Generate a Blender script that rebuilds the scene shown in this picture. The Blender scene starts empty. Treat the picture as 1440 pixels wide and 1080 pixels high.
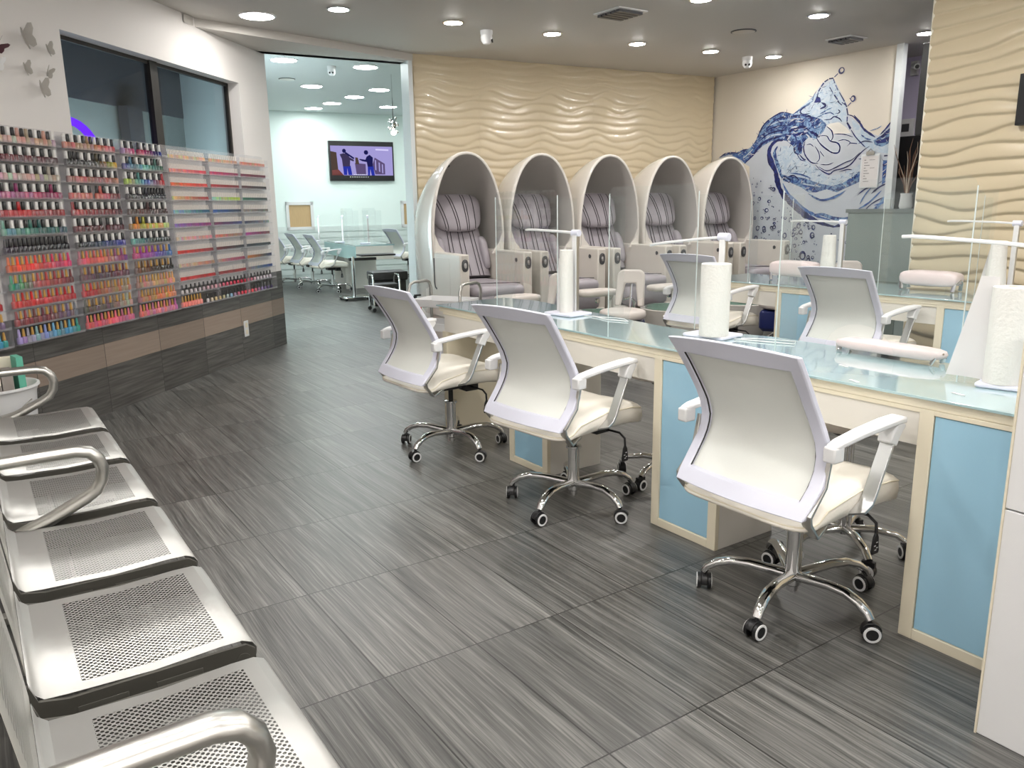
import bpy, bmesh, math, random
from mathutils import Vector, Matrix
PI=math.pi; R=math.radians
sc=bpy.context.scene
COL=sc.collection
# ------------------------------------------------------------ camera
def make_camera():
    f,pitch,roll,yaw=1116.15,.220408,-.0145179,.594941
    fw=Vector((math.sin(yaw)*math.cos(pitch),math.cos(yaw)*math.cos(pitch),-math.sin(pitch)))
    r=Vector((math.cos(yaw),-math.sin(yaw),0)); u=r.cross(fw)
    r2=r*math.cos(roll)+u*math.sin(roll); u2=-r*math.sin(roll)+u*math.cos(roll)
    cd=bpy.data.cameras.new('camera'); cam=bpy.data.objects.new('camera',cd); COL.objects.link(cam)
    m=Matrix((r2,u2,-fw)).transposed().to_4x4(); m.translation=Vector((0,0,1.30))
    cam.matrix_world=m; cd.sensor_width=36; cd.sensor_fit='HORIZONTAL'; cd.lens=f/1440*36; cd.clip_start=.05; cd.clip_end=60
    sc.camera=cam
make_camera()
sc.view_settings.view_transform='Standard'; sc.view_settings.look='None'; sc.view_settings.gamma=1
sc.view_settings.exposure=0.0
sc.view_settings.use_curve_mapping=False
wd=bpy.data.worlds.new('night'); sc.world=wd; wd.use_nodes=True
wd.node_tree.nodes['Background'].inputs[0].default_value=(.02,.025,.04,1); wd.node_tree.nodes['Background'].inputs[1].default_value=1.0
WARM=200.0; FRONT=265.0; COOL=66.0; BIGLAMP=90.0      # radiance of the lamp diffusers
MUR=[('p',0,'W',[(6.791,1.826),(6.695,1.88),(6.521,1.877),(6.354,1.902),(6.267,1.975),(6.163,2.037),(6.047,2.139),(5.899,2.234),(5.734,2.245),(5.612,2.337),(5.518,2.353),(5.48,2.451),(5.423,2.515),(5.297,2.54),(5.221,2.42),(5.119,2.259),(5.088,2.156),(5.004,2.099),(4.91,1.997),(4.752,1.93),(4.614,2.063),(4.459,0.437),(6.233,0.302),(6.323,1.707),(6.4,1.747)]),('p',0,'H',[(5.334,2.077),(5.284,2.111),(5.193,2.097),(5.099,2.032),(5.051,1.978),(5.183,1.982),(5.259,1.987)]),('p',0,'L',[(5.91,1.909),(5.741,1.897),(5.65,1.784),(5.465,1.68),(5.3,1.568),(5.149,1.575),(5.005,1.62),(4.883,1.69),(4.862,1.614),(4.996,1.518),(5.199,1.459),(5.386,1.484),(5.65,1.567),(5.889,1.618),(5.952,1.773)]),('p',0,'L',[(5.766,2.235),(5.612,2.337),(5.448,2.448),(5.296,2.53),(5.133,2.248),(5.098,2.095),(5.194,2.103),(5.343,2.091),(5.529,2.094),(5.725,2.124)]),('p',0,'L',[(5.064,2.129),(4.91,1.997),(4.763,1.906),(4.617,1.919),(4.6,1.749),(4.794,1.785),(4.97,1.871)]),('p',0,'B',[(6.792,1.834),(6.695,1.88),(6.521,1.877),(6.428,1.907),(6.335,1.905),(6.267,1.975),(6.201,2.068),(6.136,2.163),(6.035,2.227),(5.919,2.268),(5.834,2.257),(5.749,2.226),(5.667,2.225),(5.537,2.193),(5.409,2.148),(5.343,2.091),(5.368,2.028),(5.455,1.951),(5.552,1.977),(5.612,1.929),(5.628,1.809),(5.702,1.814),(5.741,1.897),(5.829,1.958),(5.915,1.977),(6.035,1.972),(6.155,1.925),(6.241,1.86),(6.328,1.794),(6.39,1.742),(6.44,1.785),(6.378,1.854),(6.519,1.845),(6.616,1.861)]),('p',0,'M',[(6.616,1.861),(6.445,1.872),(6.334,1.88),(6.282,1.933),(6.196,1.998),(6.242,1.874),(6.39,1.746),(6.44,1.785)]),('p',0,'B',[(5.906,1.618),(5.784,1.579),(5.65,1.567),(5.518,1.535),(5.387,1.491),(5.23,1.46),(5.111,1.483),(4.999,1.543),(4.877,1.621),(4.867,1.513),(4.963,1.472),(5.077,1.43),(5.163,1.393),(5.288,1.428),(5.411,1.398),(5.507,1.4),(5.609,1.457),(5.745,1.509),(5.849,1.533)]),('p',0,'M',[(4.675,1.692),(4.605,1.688),(4.593,1.504),(4.667,1.457)]),('p',0,'B',[(4.796,1.89),(4.712,1.933),(4.637,1.993),(4.61,2.015),(4.601,1.918),(4.636,1.848),(4.701,1.822),(4.778,1.846)]),('s',42,'N',[(5.88,1.972),(5.982,1.962),(6.044,1.904),(6.057,1.828),(6.019,1.735),(5.96,1.648),(5.933,1.564),(5.895,1.465),(5.838,1.386),(5.748,1.315),(5.624,1.224),(5.52,1.155),(5.387,1.094),(5.274,1.061),(5.164,1.038)]),('s',34,'N',[(5.164,1.038),(5.032,1.077),(4.932,1.116),(4.835,1.153),(4.753,1.188)]),('s',26,'B',[(5.944,1.911),(5.983,1.844),(5.95,1.745),(5.9,1.646),(5.877,1.576)]),('s',22,'M',[(5.847,1.505),(5.77,1.392),(5.663,1.307),(5.524,1.21),(5.375,1.148),(5.216,1.108)]),('s',20,'L',[(5.89,1.825),(5.897,1.729),(5.856,1.63)]),('s',20,'B',[(5.472,1.155),(5.33,1.168),(5.187,1.129),(5.05,1.122),(4.95,1.155)]),('s',20,'N',[(6.396,1.747),(6.276,1.841),(6.208,1.914),(6.123,1.972),(6.019,1.999),(5.883,2.016)]),('s',11,'N',[(6.265,1.953),(6.201,2.082),(6.136,2.167),(6.035,2.227),(5.91,2.265),(5.791,2.24)]),('s',10,'N',[(6.163,2.037),(6.079,2.1),(5.959,2.124),(5.824,2.122)]),('s',9,'N',[(6.113,2.089),(6.048,2.166),(5.931,2.21),(5.812,2.192)]),('s',12,'N',[(6.195,1.984),(6.093,2.046),(5.956,2.073),(5.837,2.066)]),('s',12,'N',[(6.772,1.835),(6.695,1.872),(6.578,1.877),(6.482,1.867)]),('s',8,'N',[(6.491,1.86),(6.428,1.897),(6.35,1.904)]),('s',10,'L',[(6.064,2.14),(5.963,2.172),(5.861,2.177)]),('s',10,'L',[(6.124,1.993),(6.022,2.033),(5.885,2.036)]),('s',8,'W',[(5.811,2.172),(5.729,2.184),(5.631,2.169)]),('s',14,'W',[(5.788,2.089),(5.723,2.097),(5.672,2.066)]),('s',10,'L',[(6.422,1.806),(6.35,1.852),(6.28,1.905)]),('s',8,'N',[(5.861,2.177),(5.83,2.207),(5.748,2.209),(5.666,2.212)]),('s',14,'N',[(5.666,2.209),(5.569,2.196),(5.527,2.159),(5.564,2.13)]),('s',16,'N',[(5.819,2.052),(5.721,2.077),(5.625,2.089),(5.541,2.036)]),('s',18,'N',[(5.541,2.036),(5.475,2.004),(5.417,1.967)]),('s',24,'N',[(5.749,2.006),(5.668,2.019),(5.587,2.02)]),('s',10,'N',[(5.829,1.958),(5.816,2.011),(5.75,2.026),(5.704,1.962),(5.724,1.896)]),('s',10,'N',[(5.733,1.897),(5.711,1.828),(5.652,1.804)]),('s',30,'N',[(5.653,1.824),(5.65,1.891),(5.645,1.931)]),('s',9,'N',[(5.652,1.804),(5.599,1.754),(5.566,1.746)]),('s',9,'B',[(5.518,2.347),(5.61,2.308),(5.695,2.265),(5.766,2.232)]),('s',6,'B',[(5.487,2.446),(5.522,2.392),(5.533,2.342)]),('s',9,'N',[(5.555,2.318),(5.655,2.276),(5.677,2.246),(5.635,2.219),(5.555,2.221)]),('s',14,'N',[(5.423,2.317),(5.366,2.279),(5.433,2.254)]),('s',10,'B',[(5.515,2.106),(5.454,2.126),(5.359,2.099),(5.401,2.057),(5.481,2.074)]),('s',9,'B',[(5.429,2.202),(5.355,2.233),(5.288,2.252)]),('s',8,'B',[(5.472,2.167),(5.382,2.197),(5.307,2.203),(5.26,2.179)]),('s',8,'N',[(5.219,2.226),(5.195,2.202),(5.223,2.184)]),('s',8,'N',[(5.377,2.139),(5.301,2.138),(5.258,2.16),(5.196,2.135),(5.164,2.1)]),('s',12,'W',[(5.782,2.008),(5.813,1.97),(5.777,1.94)]),('s',10,'W',[(5.587,2.013),(5.544,1.977),(5.566,1.952)]),('s',9,'N',[(5.297,2.542),(5.35,2.542)]),('s',12,'N',[(5.357,2.538),(5.401,2.518)]),('s',12,'N',[(5.408,2.509),(5.438,2.475)]),('s',12,'N',[(5.442,2.466),(5.466,2.431)]),('s',10,'N',[(5.468,2.424),(5.477,2.381)]),('s',8,'N',[(5.297,2.532),(5.278,2.49)]),('s',6,'N',[(5.266,2.47),(5.235,2.416)]),('s',8,'N',[(5.218,2.395),(5.151,2.298)]),('s',10,'N',[(5.148,2.287),(5.12,2.241)]),('s',10,'N',[(5.119,2.228),(5.099,2.157)]),('s',10,'N',[(5.106,2.145),(5.105,2.095)]),('s',14,'N',[(5.104,2.089),(5.058,2.022)]),('s',6,'N',[(5.335,2.459),(5.293,2.398)]),('s',9,'N',[(5.276,2.377),(5.235,2.328)]),('s',8,'N',[(5.233,2.309),(5.178,2.265)]),('s',9,'N',[(5.249,2.58),(5.288,2.551)]),('s',8,'N',[(5.075,2.279),(5.111,2.248)]),('s',6,'N',[(5.096,2.325),(5.072,2.298)]),('s',5,'N',[(5.235,2.328),(5.21,2.294)]),('s',5,'N',[(5.18,2.291),(5.134,2.261)]),('p',0,'N',[(5.511,2.323),(5.482,2.388),(5.439,2.367),(5.426,2.32)]),('s',9,'N',[(5.419,1.98),(5.333,1.974),(5.283,1.919),(5.198,1.893),(5.165,1.849),(5.179,1.796),(5.243,1.797),(5.306,1.829),(5.388,1.887),(5.439,1.943),(5.458,1.983)]),('s',7,'N',[(5.341,2.071),(5.276,2.021),(5.256,1.955),(5.28,1.916)]),('s',9,'N',[(5.589,1.94),(5.605,1.875),(5.578,1.793),(5.5,1.715),(5.411,1.698)]),('s',6,'N',[(5.465,1.879),(5.413,1.81),(5.399,1.743),(5.436,1.706)]),('s',5,'N',[(5.57,1.899),(5.522,1.903),(5.48,1.873)]),('s',5,'N',[(5.398,1.822),(5.347,1.767)]),('s',7,'N',[(5.685,1.813),(5.631,1.749),(5.565,1.732)]),('s',15,'N',[(5.031,2.153),(4.967,2.083),(4.912,2.01),(4.844,1.961),(4.778,1.919)]),('s',10,'N',[(4.617,2.063),(4.664,2.001),(4.726,1.94)]),('s',8,'N',[(5.096,2.163),(5.036,2.139),(4.974,2.077)]),('s',8,'N',[(5.054,2.015),(4.998,1.942),(4.935,1.881),(4.874,1.827)]),('s',6,'B',[(4.84,1.985),(4.759,2.003),(4.72,2.024)]),('s',8,'N',[(4.956,1.87),(4.887,1.89),(4.802,1.872)]),('s',10,'B',[(4.935,1.956),(4.875,1.914),(4.818,1.898)]),('s',24,'N',[(4.775,1.882),(4.693,1.876),(4.615,1.907)]),('s',20,'N',[(4.71,1.914),(4.622,1.98)]),('s',5,'N',[(5.243,1.986),(5.124,1.973),(5.019,1.937)]),('s',5,'N',[(5.192,1.912),(5.119,1.92),(5.051,1.889),(5.084,1.854)]),('s',5,'N',[(5.05,1.883),(4.97,1.871)]),('s',9,'N',[(5.442,1.686),(5.375,1.63),(5.27,1.582),(5.212,1.616),(5.109,1.635),(5.024,1.672),(4.959,1.742),(4.893,1.801),(4.833,1.837)]),('s',7,'N',[(5.401,1.664),(5.304,1.618),(5.214,1.64),(5.099,1.689),(5.014,1.716),(4.933,1.781)]),('s',6,'N',[(5.151,1.601),(5.064,1.62),(5.005,1.614)]),('s',5,'N',[(5.379,1.687),(5.294,1.679),(5.227,1.698)]),('s',5,'N',[(4.942,1.719),(4.9,1.723),(4.82,1.774)]),('s',5,'N',[(5.906,1.853),(5.9,1.894)]),('s',5,'N',[(5.683,1.677),(5.676,1.65)]),('s',20,'M',[(5.781,1.538),(5.645,1.506),(5.511,1.448),(5.412,1.411)]),('s',14,'B',[(5.506,1.386),(5.357,1.319),(5.234,1.331),(5.132,1.379)]),('s',12,'M',[(5.311,1.323),(5.189,1.338),(5.06,1.41)]),('s',10,'N',[(5.784,1.572),(5.701,1.583),(5.63,1.526)]),('s',8,'M',[(5.753,1.612),(5.619,1.593),(5.486,1.548)]),('s',8,'N',[(5.853,1.588),(5.747,1.536),(5.779,1.51)]),('s',10,'M',[(5.081,1.482),(4.969,1.529),(4.88,1.577)]),('s',8,'L',[(5.612,1.498),(5.513,1.481),(5.384,1.458)]),('s',8,'N',[(4.922,1.362),(4.831,1.424),(4.708,1.458)]),('s',12,'M',[(4.912,1.214),(4.79,1.283),(4.662,1.401)]),('s',8,'M',[(4.888,1.271),(4.839,1.36),(4.775,1.435)]),('s',22,'B',[(4.827,1.149),(4.689,1.244),(4.61,1.356)]),('s',12,'N',[(4.77,1.372),(4.692,1.432),(4.614,1.468)]),('s',8,'N',[(4.851,1.181),(4.76,1.27),(4.642,1.332)]),('s',8,'N',[(4.666,1.734),(4.61,1.735)]),('s',14,'N',[(4.671,1.642),(4.606,1.664)]),('s',16,'N',[(4.656,1.555),(4.596,1.565)]),('s',10,'M',[(4.731,1.257),(4.637,1.281),(4.608,1.331)])]
RNG=[(5.207,2.602,0.036,0.034),(5.052,2.314,0.029,0.032),(6.045,1.212,0.029,0.024),(6.016,1.311,0.025,0.019),(6.152,1.342,0.023,0.022),(5.931,1.111,0.019,0.015),(5.928,1.068,0.021,0.016),(5.925,1.026,0.024,0.024),(6.158,1.008,0.026,0.03),(6.067,1.009,0.025,0.028),(6.202,1.125,0.018,0.02),(6.102,1.125,0.022,0.018),(6.029,1.118,0.016,0.016),(5.67,0.945,0.029,0.026),(5.572,0.974,0.03,0.025),(5.625,0.903,0.02,0.015),(5.649,1.008,0.02,0.017),(5.423,0.943,0.029,0.036),(5.528,0.724,0.043,0.05),(4.895,0.856,0.018,0.022),(4.784,0.911,0.034,0.043),(4.784,0.833,0.028,0.026),(4.807,0.688,0.034,0.034),(5.007,0.879,0.015,0.017),(5.708,1.112,0.024,0.025),(5.602,1.044,0.026,0.032),(5.636,0.826,0.02,0.024),(5.805,0.928,0.016,0.012),(5.82,1.133,0.017,0.018),(4.893,0.75,0.018,0.02),(4.967,0.674,0.021,0.023),(5.782,0.728,0.028,0.023),(5.477,1.029,0.01,0.012),(6.238,1.296,0.017,0.02),(4.925,0.783,0.008,0.007),(5.753,0.922,0.005,0.004),(4.991,0.99,0.005,0.005),(4.73,0.826,0.013,0.014),(5.637,0.508,0.006,0.004),(4.833,0.741,0.007,0.007),(5.629,0.681,0.006,0.008),(5.91,1.127,0.005,0.005),(5.763,0.827,0.005,0.004),(4.821,0.923,0.004,0.003),(5.116,0.584,0.006,0.008),(4.802,1.076,0.006,0.005),(5.964,0.842,0.01,0.012),(6.093,0.902,0.009,0.008),(5.806,0.827,0.005,0.004),(6.252,1.576,0.005,0.005),(4.964,0.548,0.009,0.007),(4.755,0.872,0.004,0.004),(6.11,0.773,0.011,0.012),(6.012,1.459,0.009,0.01),(5.721,1.201,0.01,0.008),(4.724,0.753,0.004,0.005),(5.831,0.992,0.005,0.005),(5.498,0.722,0.008,0.01),(5.441,1.046,0.006,0.005),(5.369,0.643,0.008,0.01),(6.025,1.458,0.007,0.006),(4.745,0.886,0.013,0.015),(4.992,0.663,0.007,0.007),(5.506,0.556,0.01,0.014),(4.832,0.895,0.013,0.013),(4.864,0.896,0.007,0.007),(5.184,0.678,0.006,0.005),(5.585,0.833,0.007,0.009),(5.189,0.965,0.009,0.007),(4.76,0.738,0.004,0.006),(5.145,0.773,0.008,0.01),(4.834,0.957,0.005,0.004),(5.961,0.883,0.007,0.005),(4.965,0.648,0.005,0.005),(4.897,0.942,0.013,0.015),(4.962,0.752,0.007,0.011),(5.53,1.054,0.015,0.015),(5.42,0.594,0.01,0.011),(6.194,1.512,0.011,0.012),(5.744,0.996,0.005,0.004),(5.359,0.845,0.006,0.007),(5.032,0.609,0.008,0.006),(6.031,0.889,0.007,0.007),(5.503,0.599,0.008,0.006),(4.894,0.946,0.006,0.008),(5.468,1.01,0.01,0.007),(4.904,0.952,0.004,0.004),(4.919,0.906,0.004,0.005),(6.239,1.274,0.011,0.008),(5.004,0.729,0.009,0.007),(5.799,0.624,0.007,0.006),(5.904,0.624,0.005,0.007),(5.264,0.861,0.008,0.01),(5.299,0.559,0.009,0.013),(5.254,0.799,0.005,0.005),(5.256,0.536,0.007,0.005),(6.119,1.413,0.011,0.008),(4.86,0.869,0.009,0.011),(5.148,0.588,0.005,0.004),(4.824,0.98,0.013,0.012),(5.912,0.605,0.01,0.007),(4.777,0.648,0.006,0.007),(4.804,1.0,0.009,0.013),(5.164,0.538,0.005,0.006),(4.786,1.029,0.012,0.014),(4.886,0.936,0.013,0.013),(4.825,0.861,0.009,0.008),(5.48,0.872,0.006,0.005),(5.928,1.008,0.005,0.005),(5.597,0.68,0.007,0.008),(5.481,0.667,0.007,0.005),(6.084,0.61,0.005,0.007),(5.589,1.077,0.01,0.008),(5.836,0.667,0.005,0.006),(5.884,1.087,0.006,0.004),(5.479,1.052,0.014,0.019),(6.017,1.273,0.006,0.006),(5.569,1.007,0.008,0.007),(6.08,0.558,0.027,0.018),(5.405,0.551,0.015,0.01),(5.544,0.689,0.006,0.005),(5.414,1.028,0.024,0.028),(4.909,0.663,0.005,0.003),(5.413,0.93,0.024,0.016),(5.626,0.779,0.005,0.007),(6.019,0.598,0.013,0.011),(5.37,0.741,0.005,0.004),(6.263,1.509,0.009,0.009),(5.713,1.163,0.01,0.007),(6.189,0.719,0.016,0.016),(5.99,0.751,0.016,0.017),(6.051,0.732,0.027,0.023),(5.887,0.798,0.007,0.008),(6.173,0.53,0.007,0.006),(5.982,1.364,0.007,0.004),(6.051,1.133,0.005,0.008),(6.1,0.957,0.007,0.009),(5.069,0.858,0.005,0.003),(5.592,0.655,0.015,0.016),(5.652,1.001,0.02,0.016),(4.836,0.924,0.005,0.004),(6.135,0.716,0.009,0.01),(5.798,0.823,0.025,0.023),(5.942,0.996,0.01,0.011),(6.17,0.466,0.017,0.015),(5.725,0.558,0.005,0.007),(5.29,0.536,0.005,0.005),(6.124,0.807,0.022,0.014),(5.576,0.709,0.005,0.005),(4.896,0.928,0.017,0.024),(5.69,0.779,0.015,0.014),(6.053,0.899,0.007,0.005),(6.173,0.899,0.027,0.027),(5.553,0.917,0.012,0.007),(5.676,0.507,0.02,0.025),(6.064,1.179,0.009,0.009),(5.404,0.996,0.005,0.004),(5.386,0.851,0.005,0.004),(5.391,0.854,0.005,0.004),(5.783,1.125,0.021,0.016),(5.392,0.773,0.014,0.01),(5.789,0.608,0.009,0.01),(6.146,1.538,0.007,0.009),(5.422,0.545,0.01,0.013),(6.086,1.218,0.009,0.008),(5.704,0.58,0.015,0.014),(5.962,1.019,0.021,0.02),(5.926,1.065,0.013,0.008),(6.231,1.384,0.013,0.013),(5.681,0.972,0.02,0.027),(5.253,0.546,0.014,0.012),(5.962,1.444,0.027,0.024),(5.572,0.652,0.024,0.024),(5.497,1.088,0.024,0.019),(5.383,0.882,0.005,0.004),(6.121,0.665,0.016,0.017),(5.56,0.57,0.025,0.031),(5.878,0.528,0.009,0.007),(6.058,0.895,0.007,0.007),(6.204,0.833,0.006,0.004),(5.566,0.865,0.005,0.004),(5.813,0.757,0.009,0.006),(5.972,0.809,0.005,0.005),(6.234,1.413,0.006,0.006),(5.586,1.055,0.015,0.012),(5.879,0.778,0.016,0.009),(6.168,0.726,0.013,0.013),(5.522,0.867,0.019,0.019),(5.102,0.902,0.005,0.006),(6.167,1.202,0.009,0.01),(6.061,0.983,0.027,0.022),(5.825,0.482,0.005,0.004),(5.727,1.092,0.012,0.01),(5.995,1.453,0.016,0.017),(5.822,0.938,0.005,0.004),(5.447,0.672,0.025,0.032),(5.542,0.572,0.025,0.018),(5.581,0.522,0.015,0.011),(5.551,0.604,0.005,0.006),(6.005,1.13,0.013,0.012),(4.717,0.698,0.021,0.022),(6.112,0.623,0.009,0.009),(5.97,1.256,0.007,0.007),(5.56,0.957,0.012,0.009),(5.761,1.236,0.008,0.005),(5.97,0.596,0.021,0.018),(5.324,0.668,0.005,0.003),(5.867,1.209,0.009,0.009),(5.493,0.88,0.008,0.011),(5.652,0.837,0.015,0.009),(5.952,1.023,0.011,0.009),(5.832,0.695,0.005,0.006),(4.953,0.69,0.007,0.008),(5.86,0.484,0.016,0.016),(6.204,1.477,0.013,0.011),(6.206,1.122,0.016,0.012),(5.681,0.504,0.021,0.015),(6.002,1.485,0.005,0.005),(6.229,1.121,0.006,0.004),(5.4,0.953,0.005,0.005),(6.083,0.752,0.007,0.005),(5.453,0.706,0.02,0.024),(5.376,0.519,0.024,0.029),(5.695,0.764,0.02,0.024),(6.076,0.741,0.013,0.008),(5.703,0.841,0.007,0.01),(5.859,0.935,0.006,0.005),(6.229,1.3,0.005,0.007),(5.988,0.938,0.01,0.006),(5.775,0.934,0.026,0.034),(4.738,0.931,0.006,0.005),(5.621,0.958,0.02,0.013),(5.427,0.909,0.005,0.006),(5.785,0.654,0.016,0.019),(5.861,0.976,0.015,0.014),(6.018,0.653,0.005,0.005),(6.077,0.72,0.011,0.006),(5.546,0.846,0.007,0.005),(5.453,1.019,0.007,0.005),(5.63,1.024,0.008,0.008),(5.849,0.741,0.01,0.01),(6.17,1.3,0.007,0.007),(5.955,1.437,0.015,0.011),(5.677,0.633,0.015,0.014),(5.951,1.249,0.009,0.007),(4.836,1.029,0.004,0.003),(5.398,0.705,0.019,0.02),(6.232,1.108,0.013,0.008),(6.104,0.697,0.011,0.011),(5.512,1.08,0.006,0.007),(5.61,0.762,0.015,0.011),(5.099,0.669,0.019,0.012),(6.135,1.026,0.008,0.007),(5.873,0.583,0.011,0.012),(6.21,0.717,0.028,0.03),(5.466,0.536,0.01,0.008),(5.625,0.674,0.005,0.003)]
# ------------------------------------------------------------ materials
def nt(name):
    m=bpy.data.materials.new(name); m.use_nodes=True
    return m,m.node_tree,m.node_tree.nodes,m.node_tree.links,m.node_tree.nodes['Principled BSDF']
def c4(c): return (c[0],c[1],c[2],1)
def S(r,g,b):
    f=lambda v:(v/255/12.92 if v<=10 else ((v/255+.055)/1.055)**2.4)
    return (f(r),f(g),f(b))
def mat(name,col,rough=.5,metal=0,spec=.5,bump=0,bscale=40,var=0,vscale=6,coat=0,emit=None,es=0,stretch=(1,1,1)):
    m,t,n,l,p=nt(name)
    p.inputs['Base Color'].default_value=c4(col); p.inputs['Roughness'].default_value=rough
    p.inputs['Metallic'].default_value=metal; p.inputs['Specular IOR Level'].default_value=spec
    p.inputs['Coat Weight'].default_value=coat; p.inputs['Coat Roughness'].default_value=.08
    if emit: p.inputs['Emission Color'].default_value=c4(emit); p.inputs['Emission Strength'].default_value=es
    tc=n.new('ShaderNodeTexCoord'); mp=n.new('ShaderNodeMapping'); mp.inputs['Scale'].default_value=stretch; l.new(tc.outputs['Object'],mp.inputs[0])
    nz=n.new('ShaderNodeTexNoise'); nz.inputs['Scale'].default_value=vscale; nz.inputs['Detail'].default_value=4; l.new(mp.outputs[0],nz.inputs['Vector'])
    v=var if var else .03
    mx=n.new('ShaderNodeMix'); mx.data_type='RGBA'; l.new(nz.outputs['Fac'],mx.inputs['Factor'])
    mx.inputs['A'].default_value=c4([max(0,x*(1-v)) for x in col]); mx.inputs['B'].default_value=c4([min(1,x*(1+v)) for x in col]); l.new(mx.outputs['Result'],p.inputs['Base Color'])
    if bump:
        nb=n.new('ShaderNodeTexNoise'); nb.inputs['Scale'].default_value=bscale; nb.inputs['Detail'].default_value=3; l.new(mp.outputs[0],nb.inputs['Vector'])
        b=n.new('ShaderNodeBump'); b.inputs['Strength'].default_value=bump; b.inputs['Distance'].default_value=.01; l.new(nb.outputs['Fac'],b.inputs['Height']); l.new(b.outputs[0],p.inputs['Normal'])
    return m
def mnode(n,l,op,a,b=None,c=None):
    q=n.new('ShaderNodeMath'); q.operation=op
    for i,v in enumerate((a,b,c)):
        if v is None: continue
        if isinstance(v,(int,float)): q.inputs[i].default_value=v
        else: l.new(v,q.inputs[i])
    return q.outputs[0]
def objcol(name,rough=.25,coat=.3,attr=None):
    m,t,n,l,p=nt(name)
    if attr:
        a=n.new('ShaderNodeAttribute'); a.attribute_name=attr; o=a.outputs['Color']
    else: o=n.new('ShaderNodeObjectInfo').outputs['Color']
    l.new(o,p.inputs['Base Color']); p.inputs['Roughness'].default_value=rough; p.inputs['Coat Weight'].default_value=coat
    return m
def emis(name,col,st):
    m,t,n,l,p=nt(name); n.remove(p); e=n.new('ShaderNodeEmission'); e.inputs[0].default_value=c4(col); e.inputs[1].default_value=st
    l.new(e.outputs[0],n['Material Output'].inputs[0]); return m
def clear(name,tint=(1,1,1),op=.04,rough=.02,frost=None):
    # thin clear sheet: lets light straight through, mirrors a little by angle
    m,t,n,l,p=nt(name); n.remove(p)
    tr=n.new('ShaderNodeBsdfTransparent'); tr.inputs[0].default_value=c4(tint)
    gl=n.new('ShaderNodeBsdfGlossy'); gl.inputs['Roughness'].default_value=rough
    df=n.new('ShaderNodeBsdfDiffuse'); df.inputs[0].default_value=c4(frost or (.8,.85,.85))
    fr0=n.new('ShaderNodeFresnel'); fr0.inputs[0].default_value=1.3; fr=n.new('ShaderNodeMath'); fr.operation='MULTIPLY'; fr.inputs[1].default_value=.12; l.new(fr0.outputs[0],fr.inputs[0])
    m1=n.new('ShaderNodeMixShader'); m1.inputs[0].default_value=op; l.new(tr.outputs[0],m1.inputs[1]); l.new(df.outputs[0],m1.inputs[2])
    m2=n.new('ShaderNodeMixShader'); l.new(fr.outputs[0],m2.inputs[0]); l.new(m1.outputs[0],m2.inputs[1]); l.new(gl.outputs[0],m2.inputs[2])
    l.new(m2.outputs[0],n['Material Output'].inputs[0]); return m
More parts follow.
